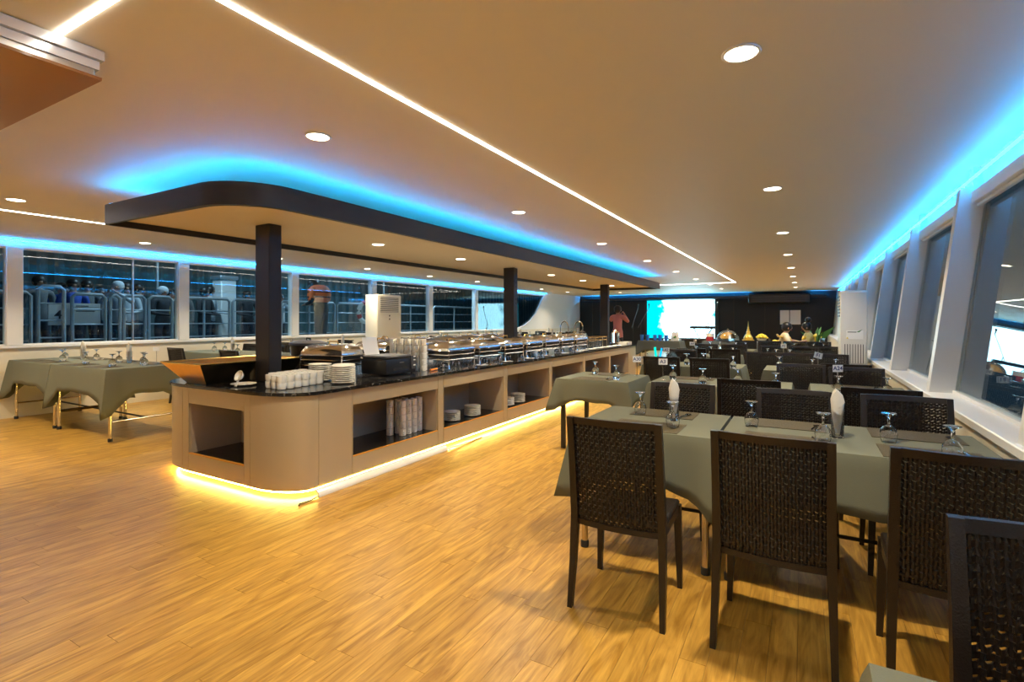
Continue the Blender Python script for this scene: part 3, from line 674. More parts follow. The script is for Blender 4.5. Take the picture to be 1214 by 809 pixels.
# ------------------------------------------------------------------ tables
def table(x0, x1, y0, y1, z, lab, group, metal='legmetal', sq=False):
    t = thing('dining_table', lab, 'table', ((x0+x1)/2, (y0+y1)/2, 0), 0, group)
    a, b = (x1-x0)/2, (y1-y0)/2
    MB().bbox(-a+.008, a-.008, -b+.008, b-.008, z-.028, z-.004, .003).build('tabletop', 'greyplastic', t)
    for sx in (-1, 1):
        for sy_ in (-1, 1):
            if sq: lg = MB().box(-.02, .02, -.02, .02, 0, z-.03).build('leg', 'plastic', t, (sx*(a-.06), sy_*(b-.06), 0))
            else:
                lg = MB().lathe([(.019, .0), (.019, z-.03)], 12).build('leg', metal, t, (sx*(a-.05), sy_*(b-.06), 0))
                MB().lathe([(.024, 0), (.025, .03), (.021, .04)], 12).build('foot_cap', 'rubber', lg)
    if not sq:
        for sx in (-1, 1): MB().tube([(sx*(a-.05), -b+.06, .22), (sx*(a-.05), b-.06, .22)], .011, 8).build('stretcher', metal, t)
        MB().tube([(-a+.05, 0, .22), (a-.05, 0, .22)], .011, 8).build('stretcher', 'rubber', t)
    return t
def cloth(x0, x1, y0, y1, z, drop, tip, lab, group, m='cloth', seed=0, flat=()):
    rnd = random.Random(seed); a, b = (x1-x0)/2, (y1-y0)/2; per = []
    N = 16; R = .012
    for (p, q) in (((-a, -b), (a, -b)), ((a, -b), (a, b)), ((a, b), (-a, b)), ((-a, b), (-a, -b))):
        L_ = math.hypot(q[0]-p[0], q[1]-p[1]); ox, oy = (q[1]-p[1])/L_, -(q[0]-p[0])/L_
        ts = [0, .02, .05, .1, .16, .23, .32, .41, .5, .59, .68, .77, .84, .9, .95, .98]
        for t in ts:
            per.append((p[0]+(q[0]-p[0])*t, p[1]+(q[1]-p[1])*t, ox, oy, min(t, 1-t)*L_, t*L_))
    rows = [0, .05, .2, .4, .6, .8, 1.0]; vs = []; fs = []; n = len(per)
    ph = rnd.uniform(0, 6)
    for j, rr in enumerate(rows):
        for k, (x, y, ox, oy, s, al) in enumerate(per):
            c = max(0, 1-s/(drop*.95)); dd = drop+(tip-drop)*c**1.3+.008*math.sin(k*1.3+ph)
            sd = k//16; fl = .15 if sd in flat else 1.0; ox, oy = ox*fl, oy*fl
            if k % 16 == 0:      # corner: both sides' outward directions
                fp = .15 if (sd-1) % 4 in flat else 1.0
                px, py = per[k-1][2]*fp, per[k-1][3]*fp; ox, oy = ox+px, oy+py
            out = .006+.03*rr+(.05*c*rr)*(1 if k % 16 == 0 else .55)-.030*rr*math.exp(-((s-drop*.42)/(drop*.22))**2)+.008*rr*math.sin(al*17+ph)
            if j == 0: vs.append((x, y, z))
            else: vs.append((x+ox*out, y+oy*out, z-R-(dd-R)*rr if j > 0 else z))
    for j in range(len(rows)-1):
        for k in range(n): fs.append((j*n+k, (j+1)*n+k, (j+1)*n+(k+1) % n, j*n+(k+1) % n))
    fs.append(tuple(range(n)))
    mb = MB().add(vs, fs); o = mb.build('tablecloth', m, None, ((x0+x1)/2, (y0+y1)/2, 0))
    sm = o.modifiers.new('thickness', 'SOLIDIFY'); sm.thickness = .003; sm.offset = -1
    return tag(o, lab, 'tablecloth', group)

def goblet_proto():
    t = thing('water_goblet', 'x', 'glass')
    MB().lathe([(.031, 0), (.036, .018), (.039, .040), (.036, .062), (.025, .080), (.008, .090), (.006, .090), (.0235, .078), (.034, .060), (.037, .040), (.034, .018), (.029, .001)], 20, cap=False).build('bowl', 'glass', t)
    MB().lathe([(.008, .089), (.0055, .10), (.0055, .118), (.009, .132), (.016, .139)], 12).build('stem', 'glass', t)
    MB().lathe([(.012, .138), (.033, .146), (.035, .150), (.0, .152)], 20).build('foot', 'glass', t)
    return t
GB = Kind(goblet_proto())
gob1 = MB().lathe([(.031, 0), (.036, .018), (.039, .040), (.036, .062), (.025, .080), (.008, .090), (.0055, .10), (.0055, .118), (.012, .138), (.033, .146), (.035, .150), (.0, .152)], 12).mesh('water_goblet', 'glass')
def napglass():
    t = thing('napkin_glass', 'x', 'glass')
    MB().lathe([(.026, 0), (.028, .004), (.034, .15), (.0325, .15), (.0265, .010), (.0, .010)], 18).build('tumbler', 'glass', t)
    ol = [(-.010, .02), (.010, .02), (.020, .08), (.027, .14), (.033, .195), (.024, .228), (.006, .250), (-.010, .264), (-.024, .240), (-.033, .205), (-.029, .15), (-.020, .08)]
    n = len(ol); nk = MB(); cx_, cz_ = 0.0, .15
    rg = [(1.0, 0.0), (.88, -.014), (.55, -.021)]
    vs = [(cx_+(x-cx_)*k, y, cz_+(z-cz_)*k) for k, y in rg for x, z in ol]+[(cx_+(x-cx_)*k, -y, cz_+(z-cz_)*k) for k, y in rg[1:] for x, z in ol]
    fs = []
    for a, b in ((0, 1), (1, 2), (0, 3), (3, 4)): fs += [(a*n+i, a*n+(i+1) % n, b*n+(i+1) % n, b*n+i) for i in range(n)]
    fs += [tuple(range(2*n, 3*n)), tuple(range(4*n, 5*n))]
    nk.add(vs, fs).build('napkin', 'napkin', t)
    MB().add([(-.028, -.018, .20), (.004, -.024, .165), (.030, -.018, .19), (.022, -.012, .222), (-.004, -.020, .205), (-.028, -.014, .20), (.004, -.019, .165), (.030, -.014, .19), (.022, -.008, .222), (-.004, -.015, .205)],
             [(0, 1, 4), (1, 2, 4), (2, 3, 4), (5, 9, 6), (6, 9, 7), (7, 9, 8), (0, 5, 6, 1), (1, 6, 7, 2), (2, 7, 8, 3), (3, 8, 9, 4), (4, 9, 5, 0)]).build('napkin_fold', 'napkin', t)
    return t
NG = Kind(napglass())
pm_me = MB().bbox(-.20, .20, -.135, .135, 0, .003, .001).mesh('placemat', 'placemat')
def spoonfork():
    t = thing('spoon', 'x', 'cutlery')
    MB().tube([(0, .02, .004), (0, .07, .008), (0, .13, .003)], [.0025, .003, .0045], 6).build('handle', 'chrome', t)
    MB().lathe([(.004, .0), (.016, .003), (.019, .008), (.015, .0075)], 12).xf(Matrix.Diagonal((1, 1.5, 1, 1))).build('bowl', 'chrome', t)
    return t
SP = Kind(spoonfork())
def card(x, y, z, txt, rz, lab, tilt=0, size=1.0):
    t = thing('table_card', lab, 'sign', (x, y, z), rz)
    MB().lathe([(.028, 0), (.03, .004), (.006, .010)], 14).build('base', 'chrome', t)
    MB().tube([(0, 0, .008), (0, 0, .17)], .003, 6).build('stem', 'chrome', t)
    bd = MB().bbox(-.045*size, .045*size, -.002, .002, -.032*size, .032*size, .0008).build('card', 'paper', t, (0, -.004, .19)); bd.rotation_euler = (0, tilt, 0)
    if txt: text('lettering', txt, .05*size, 'ink', bd, (0, -.0026, 0), (PI/2, 0, 0))
    return t
CL = 'sage grey tablecloths'
def wallname(x): return 'starboard wall' if x > -5 else 'pier windows'
def rank(xs, x):
    return ordn(1+sorted(xs, reverse=(x > -5)).index(x))
def setting(xs, y0, y1, z, who, nap=None, goblets=None, mats=True, simple=True):
    for x in xs:
        for yy, sd in ((y0+.15, 'aft'), (y1-.15, 'bow')):
            w_ = '' if len(xs) == 1 else ', %s from the %s' % (rank(xs, x), wallname(x))
            if mats: single('placemat', pm_me, (x, yy, z+.001), 0, 'placemat %s on %s%s' % (sd, who, w_), 'placemat', 'placemats on '+who)
            if mats: SP.put((x+.15, yy, z+.004), .2 if sd == 'aft' else 2.9, 'steel spoon %s on %s%s' % (sd, who, w_), 'spoons on '+who)
    gs = goblets or [(x+dx, yy) for x in xs for dx, yy in ((-.12, y0+.30), (.05, y1-.28))]
    for gx_, gy in gs:
        lab = 'upturned goblet on %s, %s from the %s' % (who, rank([g[0] for g in gs], gx_), wallname(gx_))
        if simple: single('water_goblet', gob1, (gx_, gy, z), 0, lab, 'glass', 'goblets on '+who)
        else: GB.put((gx_, gy, z), 0, lab, 'goblets on '+who)
    for (nx, ny) in nap or []:
        NG.put((nx, ny, z), .25+random.uniform(-.3, .3), 'tumbler with napkin on %s%s' % (who, '' if len(nap) == 1 else ', %s from the %s' % (rank([q[0] for q in nap], nx), wallname(nx))), 'napkin glasses on '+who)
def seats(xs, y, face, lab, group, jit=.0):
    for x in xs:
        rz = (0 if face > 0 else PI)+random.uniform(-jit, jit)
        CR.put((x, y+.25*face, 0), rz, lab if len(xs) == 1 else '%s, %s from the %s' % (lab, rank(xs, x), wallname(x)), group)
TZ = .75
def full(x0, x1, y0, y1, name, sq=False, z=TZ, m='cloth', drop=.28, tip=.42, cl='sage grey', flat=()):
    table(x0, x1, y0, y1, z, 'folding table, %s' % name, 'dining tables', sq=sq)
    return cloth(x0, x1, y0, y1, z, drop, tip, '%s tablecloth draped over %s' % (cl, name), None, m, int((x0+10)*100), flat)
# row one
full(-1.205, -.41, 2.87, 3.62, 'the square table beside the wide one', flat=(1,))
full(-.392, .79, 2.87, 3.62, 'the wide table touching the starboard wall', flat=(1, 3))
W1 = 'the square first-row table'; W2 = 'the wide first-row table'
setting([-.80], 2.87, 3.62, TZ, W1, [(-.70, 3.28)], [(-.937, 3.37), (-.66, 3.06)], simple=False)
setting([-.08, .52], 2.87, 3.62, TZ, W2, [(.16, 3.23)], [(-.263, 3.31), (.09, 3.08), (.382, 3.24), (.585, 2.985)], simple=False)
CR.put((-.76, 2.51, 0), .02, 'dark brown woven chair aft of the square table')
CR.put((-.105, 2.51, 0), -.03, 'dark brown woven chair aft of the wide table, beside the square one', 'chairs aft of the wide table')
CR.put((.50, 2.53, 0), -.02, 'dark brown woven chair aft of the wide table, next to the starboard wall', 'chairs aft of the wide table')
for x, l_ in ((-.756, 'the square table and facing it'), (-.05, 'the wide table, inner seat'), (.53, 'the wide table, wall-side seat')): CR.put((x, 3.565, 0), PI, 'woven chair tucked in forward of %s' % l_)
# single table with card A30
full(-2.30, -1.52, 5.0, 5.8, 'the single table with card A30', sq=True, drop=.22, tip=.34)
WA = 'the single table with card A30'
setting([-1.93], 5.0, 5.8, TZ, WA, None, [(-2.06, 5.55), (-1.70, 5.2)]); card(-1.60, 5.62, TZ, 'A30', .3, 'white table card reading A30 on a wire stand')
# row two
full(-1.345, -.09, 5.10, 5.85, 'the row-two table with card A3'); full(.06, .79, 5.10, 5.85, 'the row-two table with card A24', flat=(1,))
WB = 'the table with card A3'; WC = 'the table with card A24'
setting([-1.0, -.42], 5.10, 5.85, TZ, WB, None, [(-1.183, 5.49), (-.848, 5.25), (-.55, 5.40), (-.212, 5.17)]); setting([.43], 5.10, 5.85, TZ, WC, None, [(.262, 5.15), (.606, 5.2)])
card(-1.27, 5.42, TZ, 'A3', .3, 'white table card reading A3 on a wire stand'); card(.27, 5.45, TZ, 'A24', .5, 'white table card reading A24 on a wire stand')
CR.put((-.37, 4.53, 0), .03, 'dark woven chair aft of the card A3 table'); CR.put((.45, 4.40, 0), -.02, 'dark woven chair aft of the card A24 table')
CR.put((-.02, 5.80, 0), PI, 'dark woven chair filling the gap between the A3 and A24 tables'); CR.put((.44, 5.60, 0), PI, 'dark woven chair forward of the card A24 table')
# row three
full(-1.95, -.69, 7.1, 7.85, 'the row-three table with card A2'); full(-.43, .79, 7.1, 7.85, 'the row-three table with the tilted card', flat=(1,))
setting([-1.6, -1.0], 7.1, 7.85, TZ, 'the table with card A2', None, [(-1.41, 7.42), (-1.21, 7.58), (-.787, 7.2), (-1.7, 7.5)], mats=False)
setting([-.1, .5], 7.1, 7.85, TZ, 'the table with the tilted card', None, [(-.264, 7.45), (.10, 7.1+.05), (.34, 7.25)], mats=False)
card(-1.72, 7.55, TZ, 'A2', .3, 'white table card reading A2 on a wire stand', size=.95); card(.16, 7.3, TZ, 'F1', .5, 'white table card tilted askew on its stand', tilt=.25, size=1.1)
seats([-1.52, -.96], 6.40, 1, 'dark woven chair aft of the card A2 table', 'chairs aft of card A2'); seats([.38], 6.25, 1, 'dark woven chair aft of the tilted card table', None)
seats([-1.62], 8.15, -1, 'dark woven chair forward of the card A2 table', None); seats([-.5, -.06, .30], 7.97, -1, 'dark woven chair forward of the tilted card table', 'chairs forward of the tilted card')
# row four, five
full(-1.9, -.93, 9.2, 9.95, 'the row-four table with the smallest card'); full(-.6, .72, 9.2, 9.95, 'the row-four table beyond the air conditioner')
setting([-1.5, -1.1], 9.2, 9.95, TZ, 'the row-four table with the smallest card', None, [(-1.65, 9.5), (-1.41, 9.6), (-1.04, 9.45)], mats=False)
setting([-.3, .2], 9.2, 9.95, TZ, 'the row-four table beyond the air conditioner', None, [(-.76+.25, 9.43), (-.376, 9.3), (-.18, 9.25)], mats=False)
card(-1.75, 9.7, TZ, 'A4', .3, 'smallest white table card in the fourth row'); card(-.28, 9.6, TZ, 'F2', .4, 'white table card beside goblets beyond the air conditioner')
seats([-1.55, -1.05], 8.52, 1, 'dark woven chair aft of the row-four card table', 'chairs aft of row four'); seats([-.1, .3], 8.55, 1, 'dark woven chair between air conditioner and the row-four table', 'chairs aft of row four by the wall') if False else None
seats([-1.6, -1.1, -.45, .0, .45], 10.2, -1, 'dark woven chair forward of row four', 'chairs forward of row four')
full(-2.0, -.85, 11.3, 12.05, 'the row-five table before the golden tower'); full(-.55, .70, 11.3, 12.05, 'the row-five table before the dancers')
setting([-1.6, -1.1], 11.3, 12.05, TZ, 'the row-five table before the golden tower', mats=False); setting([-.2, .3], 11.3, 12.05, TZ, 'the row-five table before the dancers', mats=False)
seats([-1.09, -.62], 12.25, -1, 'dark woven chair in front of the golden tower table', 'chairs before the golden tower'); seats([-.1, .35], 11.72, 1, 'dark woven chair aft of the dancers', 'chairs aft of the dancers') if False else None
seats([-.15, .28], 12.3, -1, 'dark woven chair backing onto the dancers', 'chairs by the dancers')
# corner table close to the lens
full(.105, .79, .42, 1.14, 'the small corner table by the starboard wall', drop=.25, tip=.36, flat=(1,))
CR.put((.515, 1.30, 0), PI, 'dark woven chair facing the small corner table')
# port side tables
LZ = .82
full(-9.55, -8.19, 2.72, 3.56, 'the wall half of the double table by the pier window', z=LZ, drop=.30, tip=.54, flat=(1,)); full(-8.17, -6.74, 2.72, 3.56, 'the inner half of the double table by the pier window', z=LZ, drop=.30, tip=.54, flat=(3,))
WD = 'the double table by the pier window'
setting([-9.1, -8.6, -7.8, -7.2], 2.72, 3.56, LZ, WD, [(-8.72, 3.25), (-7.55, 3.3)], [(-9.15, 3.2), (-8.95, 3.35), (-8.6, 2.98), (-8.45, 3.3), (-7.85, 2.95), (-7.7, 3.25), (-7.15, 2.95), (-7.2, 3.3), (-6.95, 3.2)], mats=True)
card(-7.05, 3.38, LZ, None, .7, 'small blank-looking card on the double table by the pier window', size=.8)
full(-9.55, -8.25, 4.92, 5.66, 'the wall half of the second pier-side table', z=LZ, flat=(1,)); full(-8.23, -6.8, 4.92, 5.66, 'the inner half of the second pier-side table', z=LZ, flat=(3,))
WE = 'the second pier-side table'
setting([-9.0, -7.6], 4.92, 5.66, LZ, WE, [(-8.55, 5.3), (-7.0, 5.3)], [(-9.1, 5.3), (-8.95, 5.4), (-8.1, 5.1), (-7.9, 5.35), (-6.95, 5.05)], mats=False)
card(-7.75, 5.4, LZ, None, .7, 'small white card on the second pier-side table', size=.7)
seats([-8.85, -7.4], 4.52, 1, 'dark woven chair aft of the second pier-side table', 'chairs aft of second pier table'); seats([-9.1, -8.3, -7.3], 6.0, -1, 'dark woven chair forward of the second pier-side table', 'chairs forward of second pier table')
for r, (y, nm) in enumerate(((7.1, 'third'), (10.4, 'fourth'), (12.6, 'fifth'), (14.8, 'sixth'), (17.0, 'seventh'))):
    full(-9.5, -6.9, y, y+.75, 'the %s pier-side table' % nm, z=LZ)
    setting([-9.0, -7.6], y, y+.75, LZ, 'the %s pier-side table' % nm, [(-8.3, y+.4), (-7.1, y+.35)], [(-9.2, y+.3), (-8.8, y+.45), (-7.9, y+.3), (-7.4, y+.45)], mats=False)
    seats([-9.0, -7.9, -7.2], y-.38, 1, 'dark woven chair aft of the %s pier-side table' % nm, 'chairs aft of the %s pier table' % nm); seats([-9.0, -7.7], y+1.1, -1, 'dark woven chair forward of the %s pier-side table' % nm, 'chairs forward of the %s pier table' % nm)

# ------------------------------------------------------------------ air conditioners
def aircon(x0, x1, y0, y1, h, face, lab):
    t = thing('air_conditioner', lab, 'air conditioner', ((x0+x1)/2, (y0+y1)/2, 0))
    a, b = (x1-x0)/2, (y1-y0)/2
    MB().bbox(-a, a, -b, b, 0, h, .02, 2).build('body', 'acwhite', t)
    if face == 'x':
        MB().bbox(a+.001, a+.012, -b+.01, b-.01, .02, h-.02, .004).build('front_panel', 'acwhite', t)
        g = MB().box(a+.008, a+.016, -b+.10, b-.10, h-.42, h-.07).build('grille', 'greyplastic', t)
        for k in range(10): MB().box(a+.014, a+.024, -b+.10, b-.10, h-.41+.034*k, h-.395+.034*k).build('louvre', 'acwhite', g)
        for k in range(2): MB().lathe([(.02, 0), (.018, .006)], 14).xf(Matrix.Translation((a+.013, 0, h-.50-.08*k)) @ Matrix.Rotation(PI/2, 4, 'Y')).build('dial', 'inkdark', t)
    else:
        MB().bbox(-a+.006, a-.006, -b-.012, -b-.001, .02, h-.02, .004).build('front_panel', 'acgrey', t)
        g = MB().box(-a+.03, a-.03, -b-.016, -b-.011, h-1.0, h-.74).build('grille', 'greyplastic', t)
        for k in range(9): MB().box(-a+.03+.03*k, -a+.05+.03*k, -b-.022, -b-.015, h-1.0, h-.74).build('louvre', 'acgrey', g)
        for k in range(7): MB().box(-a-.008, -a, -b+.03, b-.06, h-.36+.045*k, h-.34+.045*k).build('side_louvre', 'greyplastic', t)
        st = MB().box(-a+.07, a-.05, -b-.0145, -b-.0125, h-.67, h-.55).build('sticker', 'paper', t)
        MB().prism([(.03, h-.57), (.10, h-.535), (.06, h-.575)], -b-.0165, -b-.0148, 'y').build('swoosh', 'leaf', t)
        MB().box(-a+.085, .03, -b-.0165, -b-.0148, h-.578, h-.568).build('logo_bar', 'inkdark', t)
        MB().prism([(-.09, h-.665), (-.06, h-.665), (-.075, h-.64)], -b-.0165, -b-.0148, 'y').build('warning_mark', 'yellow', t)
    return t
aircon(-8.97, -8.60, 8.78, 9.60, 1.97, 'x', 'cream floor-standing air conditioner against the pier windows')
aircon(.45, .765, 8.45, 8.95, 1.78, '-y', 'pale floor-standing air conditioner by the leaning windows')

# ------------------------------------------------------------------ people
def hand(V, E, R, wrist, d, side):
    d = Vector(d).normalized(); u = Vector(side).normalized(); p = Vector(V[wrist])
    V.append(tuple(p+d*.06)); R.append(.030); pm = len(V)-1; E.append((wrist, pm))
    for k, (o_, ln) in enumerate(((-.030, .06), (-.010, .075), (.010, .07), (.028, .055))):
        V.append(tuple(p+d*.10+u*o_)); R.append(.009); V.append(tuple(p+d*(.10+ln*.5)+u*o_*1.1)); R.append(.0085); V.append(tuple(p+d*(.10+ln*.9)+u*o_-u.cross(d)*.02)); R.append(.007)
        n = len(V); E += [(pm, n-3), (n-3, n-2), (n-2, n-1)]
    V.append(tuple(p+d*.05-u*.045)); R.append(.010); V.append(tuple(p+d*.085-u*.055)); R.append(.008); n = len(V); E += [(pm, n-2), (n-2, n-1)]
def body_mesh(name, P, zone, mats, sub=1):
    # P: dict of joints in local metres; returns a posed continuous body mesh
    V = []; E = []; R = []; ix = {}
    def j(nm, co, r, par=None):
        V.append(tuple(co)); R.append(r); ix[nm] = len(V)-1
        if par: E.append((ix[par], ix[nm]))
    L = lambda a, b, t: tuple(Vector(a).lerp(Vector(b), t))
    j('pel', P['pel'], .15); j('waist', L(P['pel'], P['chest'], .5), .145, 'pel'); j('chest', P['chest'], .168, 'waist')
    j('neckb', L(P['chest'], P['neck'], .75), .085, 'chest'); j('neck', P['neck'], .052, 'neckb')
    h = Vector(P['head']); nk = Vector(P['neck']); up = (h-nk).normalized()
    j('jaw', tuple(h-up*.05), .078, 'neck'); j('skull', tuple(h+up*.03), .092, 'jaw'); j('crown', tuple(h+up*.095), .06, 'skull')
    fw = Vector(P.get('face', (0, 1, 0))).normalized()
    j('nose', tuple(h+fw*.105-up*.01), .013, 'skull')
    for s, nm in ((-1, 'l'), (1, 'r')):
        j('sh'+nm, P['sh'+nm], .078, 'neckb'); j('el'+nm, P['el'+nm], .047, 'sh'+nm); j('wr'+nm, P['wr'+nm], .031, 'el'+nm)
        d = Vector(P['wr'+nm])-Vector(P['el'+nm]); hand(V, E, R, ix['wr'+nm], d, P.get('palm', (0, 1, 0)))
        j('hip'+nm, P['hip'+nm], .10, 'pel'); j('kn'+nm, P['kn'+nm], .062, 'hip'+nm); j('an'+nm, P['an'+nm], .042, 'kn'+nm)
        a = Vector(P['an'+nm]); tf = Vector(P.get('toe', (0, 1, 0)))
        j('toe'+nm, tuple(a+tf*.16+Vector((0, 0, -.045))), .034, 'an'+nm)
    me = bpy.data.meshes.new('t'); me.from_pydata(V, E, []); o = bpy.data.objects.new('t', me); COL.objects.link(o)
    m = o.modifiers.new('s', 'SKIN'); m.use_smooth_shade = True; m.branch_smoothing = .5
    for i, sv in enumerate(me.skin_vertices[0].data): sv.radius = (R[i], R[i]); sv.use_root = (i == 0)
    ss = o.modifiers.new('u', 'SUBSURF'); ss.levels = sub
    dg = bpy.context.evaluated_depsgraph_get(); r = bpy.data.meshes.new_from_object(o.evaluated_get(dg)); r.name = name
    bpy.data.objects.remove(o); r.materials.clear()
    for mm in mats: r.materials.append(M[mm])
    for p in r.polygons: p.material_index = zone(p.center); p.use_smooth = True
    return r
def stand(arm='down', lean=0.0):
    P = dict(pel=(0, 0, .93), chest=(0, lean*.4, 1.28), neck=(0, lean*.7, 1.47), head=(0, lean+.02, 1.60), hipl=(-.09, 0, .87), hipr=(.09, 0, .87), knl=(-.10, .01, .48), knr=(.10, .02, .48),
             anl=(-.11, -.02, .08), anr=(.11, -.01, .08), shl=(-.18, lean*.6, 1.40), shr=(.18, lean*.6, 1.40))
    if arm == 'down': P.update(ell=(-.24, -.02, 1.12), elr=(.24, -.02, 1.12), wrl=(-.25, .06, .88), wrr=(.25, .06, .88))
    elif arm == 'phone': P.update(ell=(-.29, .12, 1.28), elr=(.27, .15, 1.25), wrl=(-.09, .28, 1.46), wrr=(.09, .28, 1.46))
    elif arm == 'front': P.update(ell=(-.25, .05, 1.12), elr=(.25, .05, 1.12), wrl=(-.08, .28, 1.08), wrr=(.08, .28, 1.08))
    return P
def zn(shirt_lo=.90, neck=1.46, hands=None):
    def z_(c):
        if c.z > neck: return 0
        if hands and hands(c): return 0
        return 1 if c.z > shirt_lo else 2
    return z_
def hair_mesh(P, bun=0, cap=False):
    h = Vector(P['head']); mb = MB(); fw = Vector(P.get('face', (0, 1, 0))).normalized()
    prof = [(.102, -.02), (.108, .03), (.102, .075), (.075, .115), (.035, .135), (.0, .138)]
    mb.lathe(prof, 16, (h.x-fw.x*.018, h.y-fw.y*.018, h.z), cap=False)
    mb.lathe([(.05, -.075), (.085, -.05), (.10, -.018)], 16, (h.x-fw.x*.030, h.y-fw.y*.030, h.z), cap=False)
    if bun: mb.lathe([(.0, .11), (.05, .13), (.07, .17), (.06, .22), (.03, .25), (.0, .26)], 14, (h.x-fw.x*.05, h.y-fw.y*.05, h.z))
    return mb
def face_parts(P, parent):
    h = Vector(P['head']); fw = Vector(P.get('face', (0, 1, 0))).normalized(); sd = fw.cross(Vector((0, 0, 1)))
    for s in (-1, 1):
        p = h+fw*.083+sd*.034*s+Vector((0, 0, .012)); MB().lathe([(.0, -.008), (.011, -.004), (.012, .002), (.0, .008)], 8, p).build('eye', 'hair', parent)
        e = h+sd*.092*s-Vector((0, 0, .01)); MB().lathe([(.0, -.028), (.014, -.012), (.016, .01), (.0, .026)], 8, e).build('ear', 'skin', parent)
    m_ = h+fw*.082-Vector((0, 0, .062)); MB().tube([m_-sd*.024, m_+fw*.004, m_+sd*.024], .006, 6).build('mouth', 'red', parent)
def person(P, zone, mats, loc, rz, lab, group=None, bun=0, hat=None, sub=1, me=None, hair=True):
    me = me or body_mesh('person_body', P, zone, mats, sub)
    t = thing('person', lab, 'person', loc, rz, group); o = bpy.data.objects.new('body', me); COL.objects.link(o); o.parent = t
    if hair: hair_mesh(P, bun).build('hair' if not hat else 'cap', hat or 'hair', t)
    face_parts(P, t); return t
# man filming at the bow
Pp = stand('phone')
hd = lambda c: c.y > .24 and c.z > 1.38
pk = person(Pp, zn(.80, 1.475, hd), ['skin', 'pink', 'jeans'], (-4.86, 15.0, .0), -.15, 'person in a dusty pink shirt filming with raised hands by the bow')
pk.scale = (1.04, 1.04, 1.04)
ph = thing('phone', 'dark phone held up by the pink-shirted person', 'phone', (-4.80, 15.34, 1.56), -.15)
MB().bbox(-.075, .075, -.005, .005, -.037, .037, .004).build('body', 'plastic', ph); MB().box(-.07, .07, -.007, -.0052, -.033, .033).build('display', 'ink', ph)
# dancers
def sit(fx):
    f = Vector((0, 1, 0))
    return dict(pel=(0, 0, .56), chest=(0, .02, .88), neck=(0, .05, 1.06), head=(0, .09, 1.185), hipl=(-.10, .06, .53), hipr=(.10, .06, .53), knl=(-.12, .46, .52), knr=(.12, .46, .52), anl=(-.12, .42, .08), anr=(.12, .44, .08),
                shl=(-.17, .03, 1.0), shr=(.17, .03, 1.0), ell=(-.23, .14, .78), elr=(.23, .12, .78), wrl=(-.10, .34, .84), wrr=(.10, .34, .86))
Ps = sit(1)
def zs(c): return 0 if c.z > 1.065 or (c.y > .30 and c.z > .70) else (1 if c.z > .0 else 2)
d1 = person(Ps, zs, ['skin', 'costume', 'jeans'], (-.40, 13.6, 0), -PI/2+.15, 'seated person in a cream costume with black hair at the bow table')
d2 = person(Ps, zs, ['skin', 'costume2', 'jeans'], (.15, 14.45, 0), PI/2+.2, 'seated person in gold green costume with hair in a high bun', bun=1)
MB().lathe([(.0, -.02), (.03, 0), (.0, .02)], 8, (.02, .02, 1.36)).build('hair_flower', 'yellow', d2)
MB().tube([(-.14, -.10, .98), (0, -.13, 1.02), (.14, -.10, .98), (.12, .12, .96), (0, .16, .90), (-.12, .12, .96)], .022, 8, closed=True).build('collar', 'gold', d1)
MB().tube([(-.14, -.10, .98), (0, -.13, 1.02), (.14, -.10, .98), (.12, .12, .96), (0, .16, .90), (-.12, .12, .96)], .022, 8, closed=True).build('collar', 'yellow', d2)
for x, y_, rz, l_ in ((-.43, 13.6, -PI/2+.15, 'cream'), (.18, 14.45, PI/2+.2, 'gold green')): CR.put((x, y_, 0), rz, 'dark woven chair under the person in %s costume' % l_)
full(-.80, -.36, 14.85, 15.4, 'the little table between the dancers', drop=.3, tip=.4)
pgn = tag(MB().bbox(-.10, .10, -.07, .07, 0, .012, .003).build('fan', 'paper', None, (-.58, 14.98, TZ+.004)), 'white folded fan lying on the dancers table', 'fan')
fl_ = thing('flower_garland', 'yellow flower garland heaped on the dancers table', 'garland', (-.58, 15.2, TZ+.002))
for k in range(14): MB().lathe([(.0, 0), (.035, .01), (.04, .03), (.02, .05), (.0, .055)], 8, (.10*math.cos(k*.45), .14*math.sin(k*.45), .02*(k % 3))).build('blossom', 'yellow', fl_)

# ------------------------------------------------------------------ bow props
full(-4.3, -3.1, 15.2, 15.9, 'the bow table with blue tumblers', m='clothd', cl='charcoal')
buck = MB().lathe([(.042, 0), (.058, .17), (.054, .17), (.039, .01)], 14).mesh('blue_tumbler', 'bluelit')
for k, x in enumerate((-5.02, -4.86)): pass
for k, x in enumerate((-4.22, -4.05, -3.83, -3.68, -3.50)): single('blue_tumbler', buck, (x, 15.35, TZ+.002), 0, 'tumbler on the bow table with blue light in its colour', 'tumbler', 'blue tumblers on the bow table')
for k in range(5): single('water_goblet', gob1, (-3.6+.1*k, 15.55+.03*k, TZ+.002), 0, 'upturned clear goblet standing beside the blue tumblers', 'glass', 'goblets on the bow table')
bg = thing('gift_bag', 'white paper bag with green leaf mark on the bow table', 'bag', (-3.28, 15.5, TZ+.002))
mb = MB(); mb.sweep([(0, 0, 0, .22, .10), (0, 0, .26, .18, .07)]); mb.build('body', 'paper', bg)
MB().prism([(-.05, .10), (.03, .16), (.05, .11), (0, .08)], -.053, -.049, 'y').build('leaf_mark', 'leaf', bg)
for s in (-1, 1): MB().tube([(-.05, .03*s, .25), (-.04, .03*s, .33), (.04, .03*s, .33), (.05, .03*s, .25)], .004, 6).build('handle', 'leaf', bg)
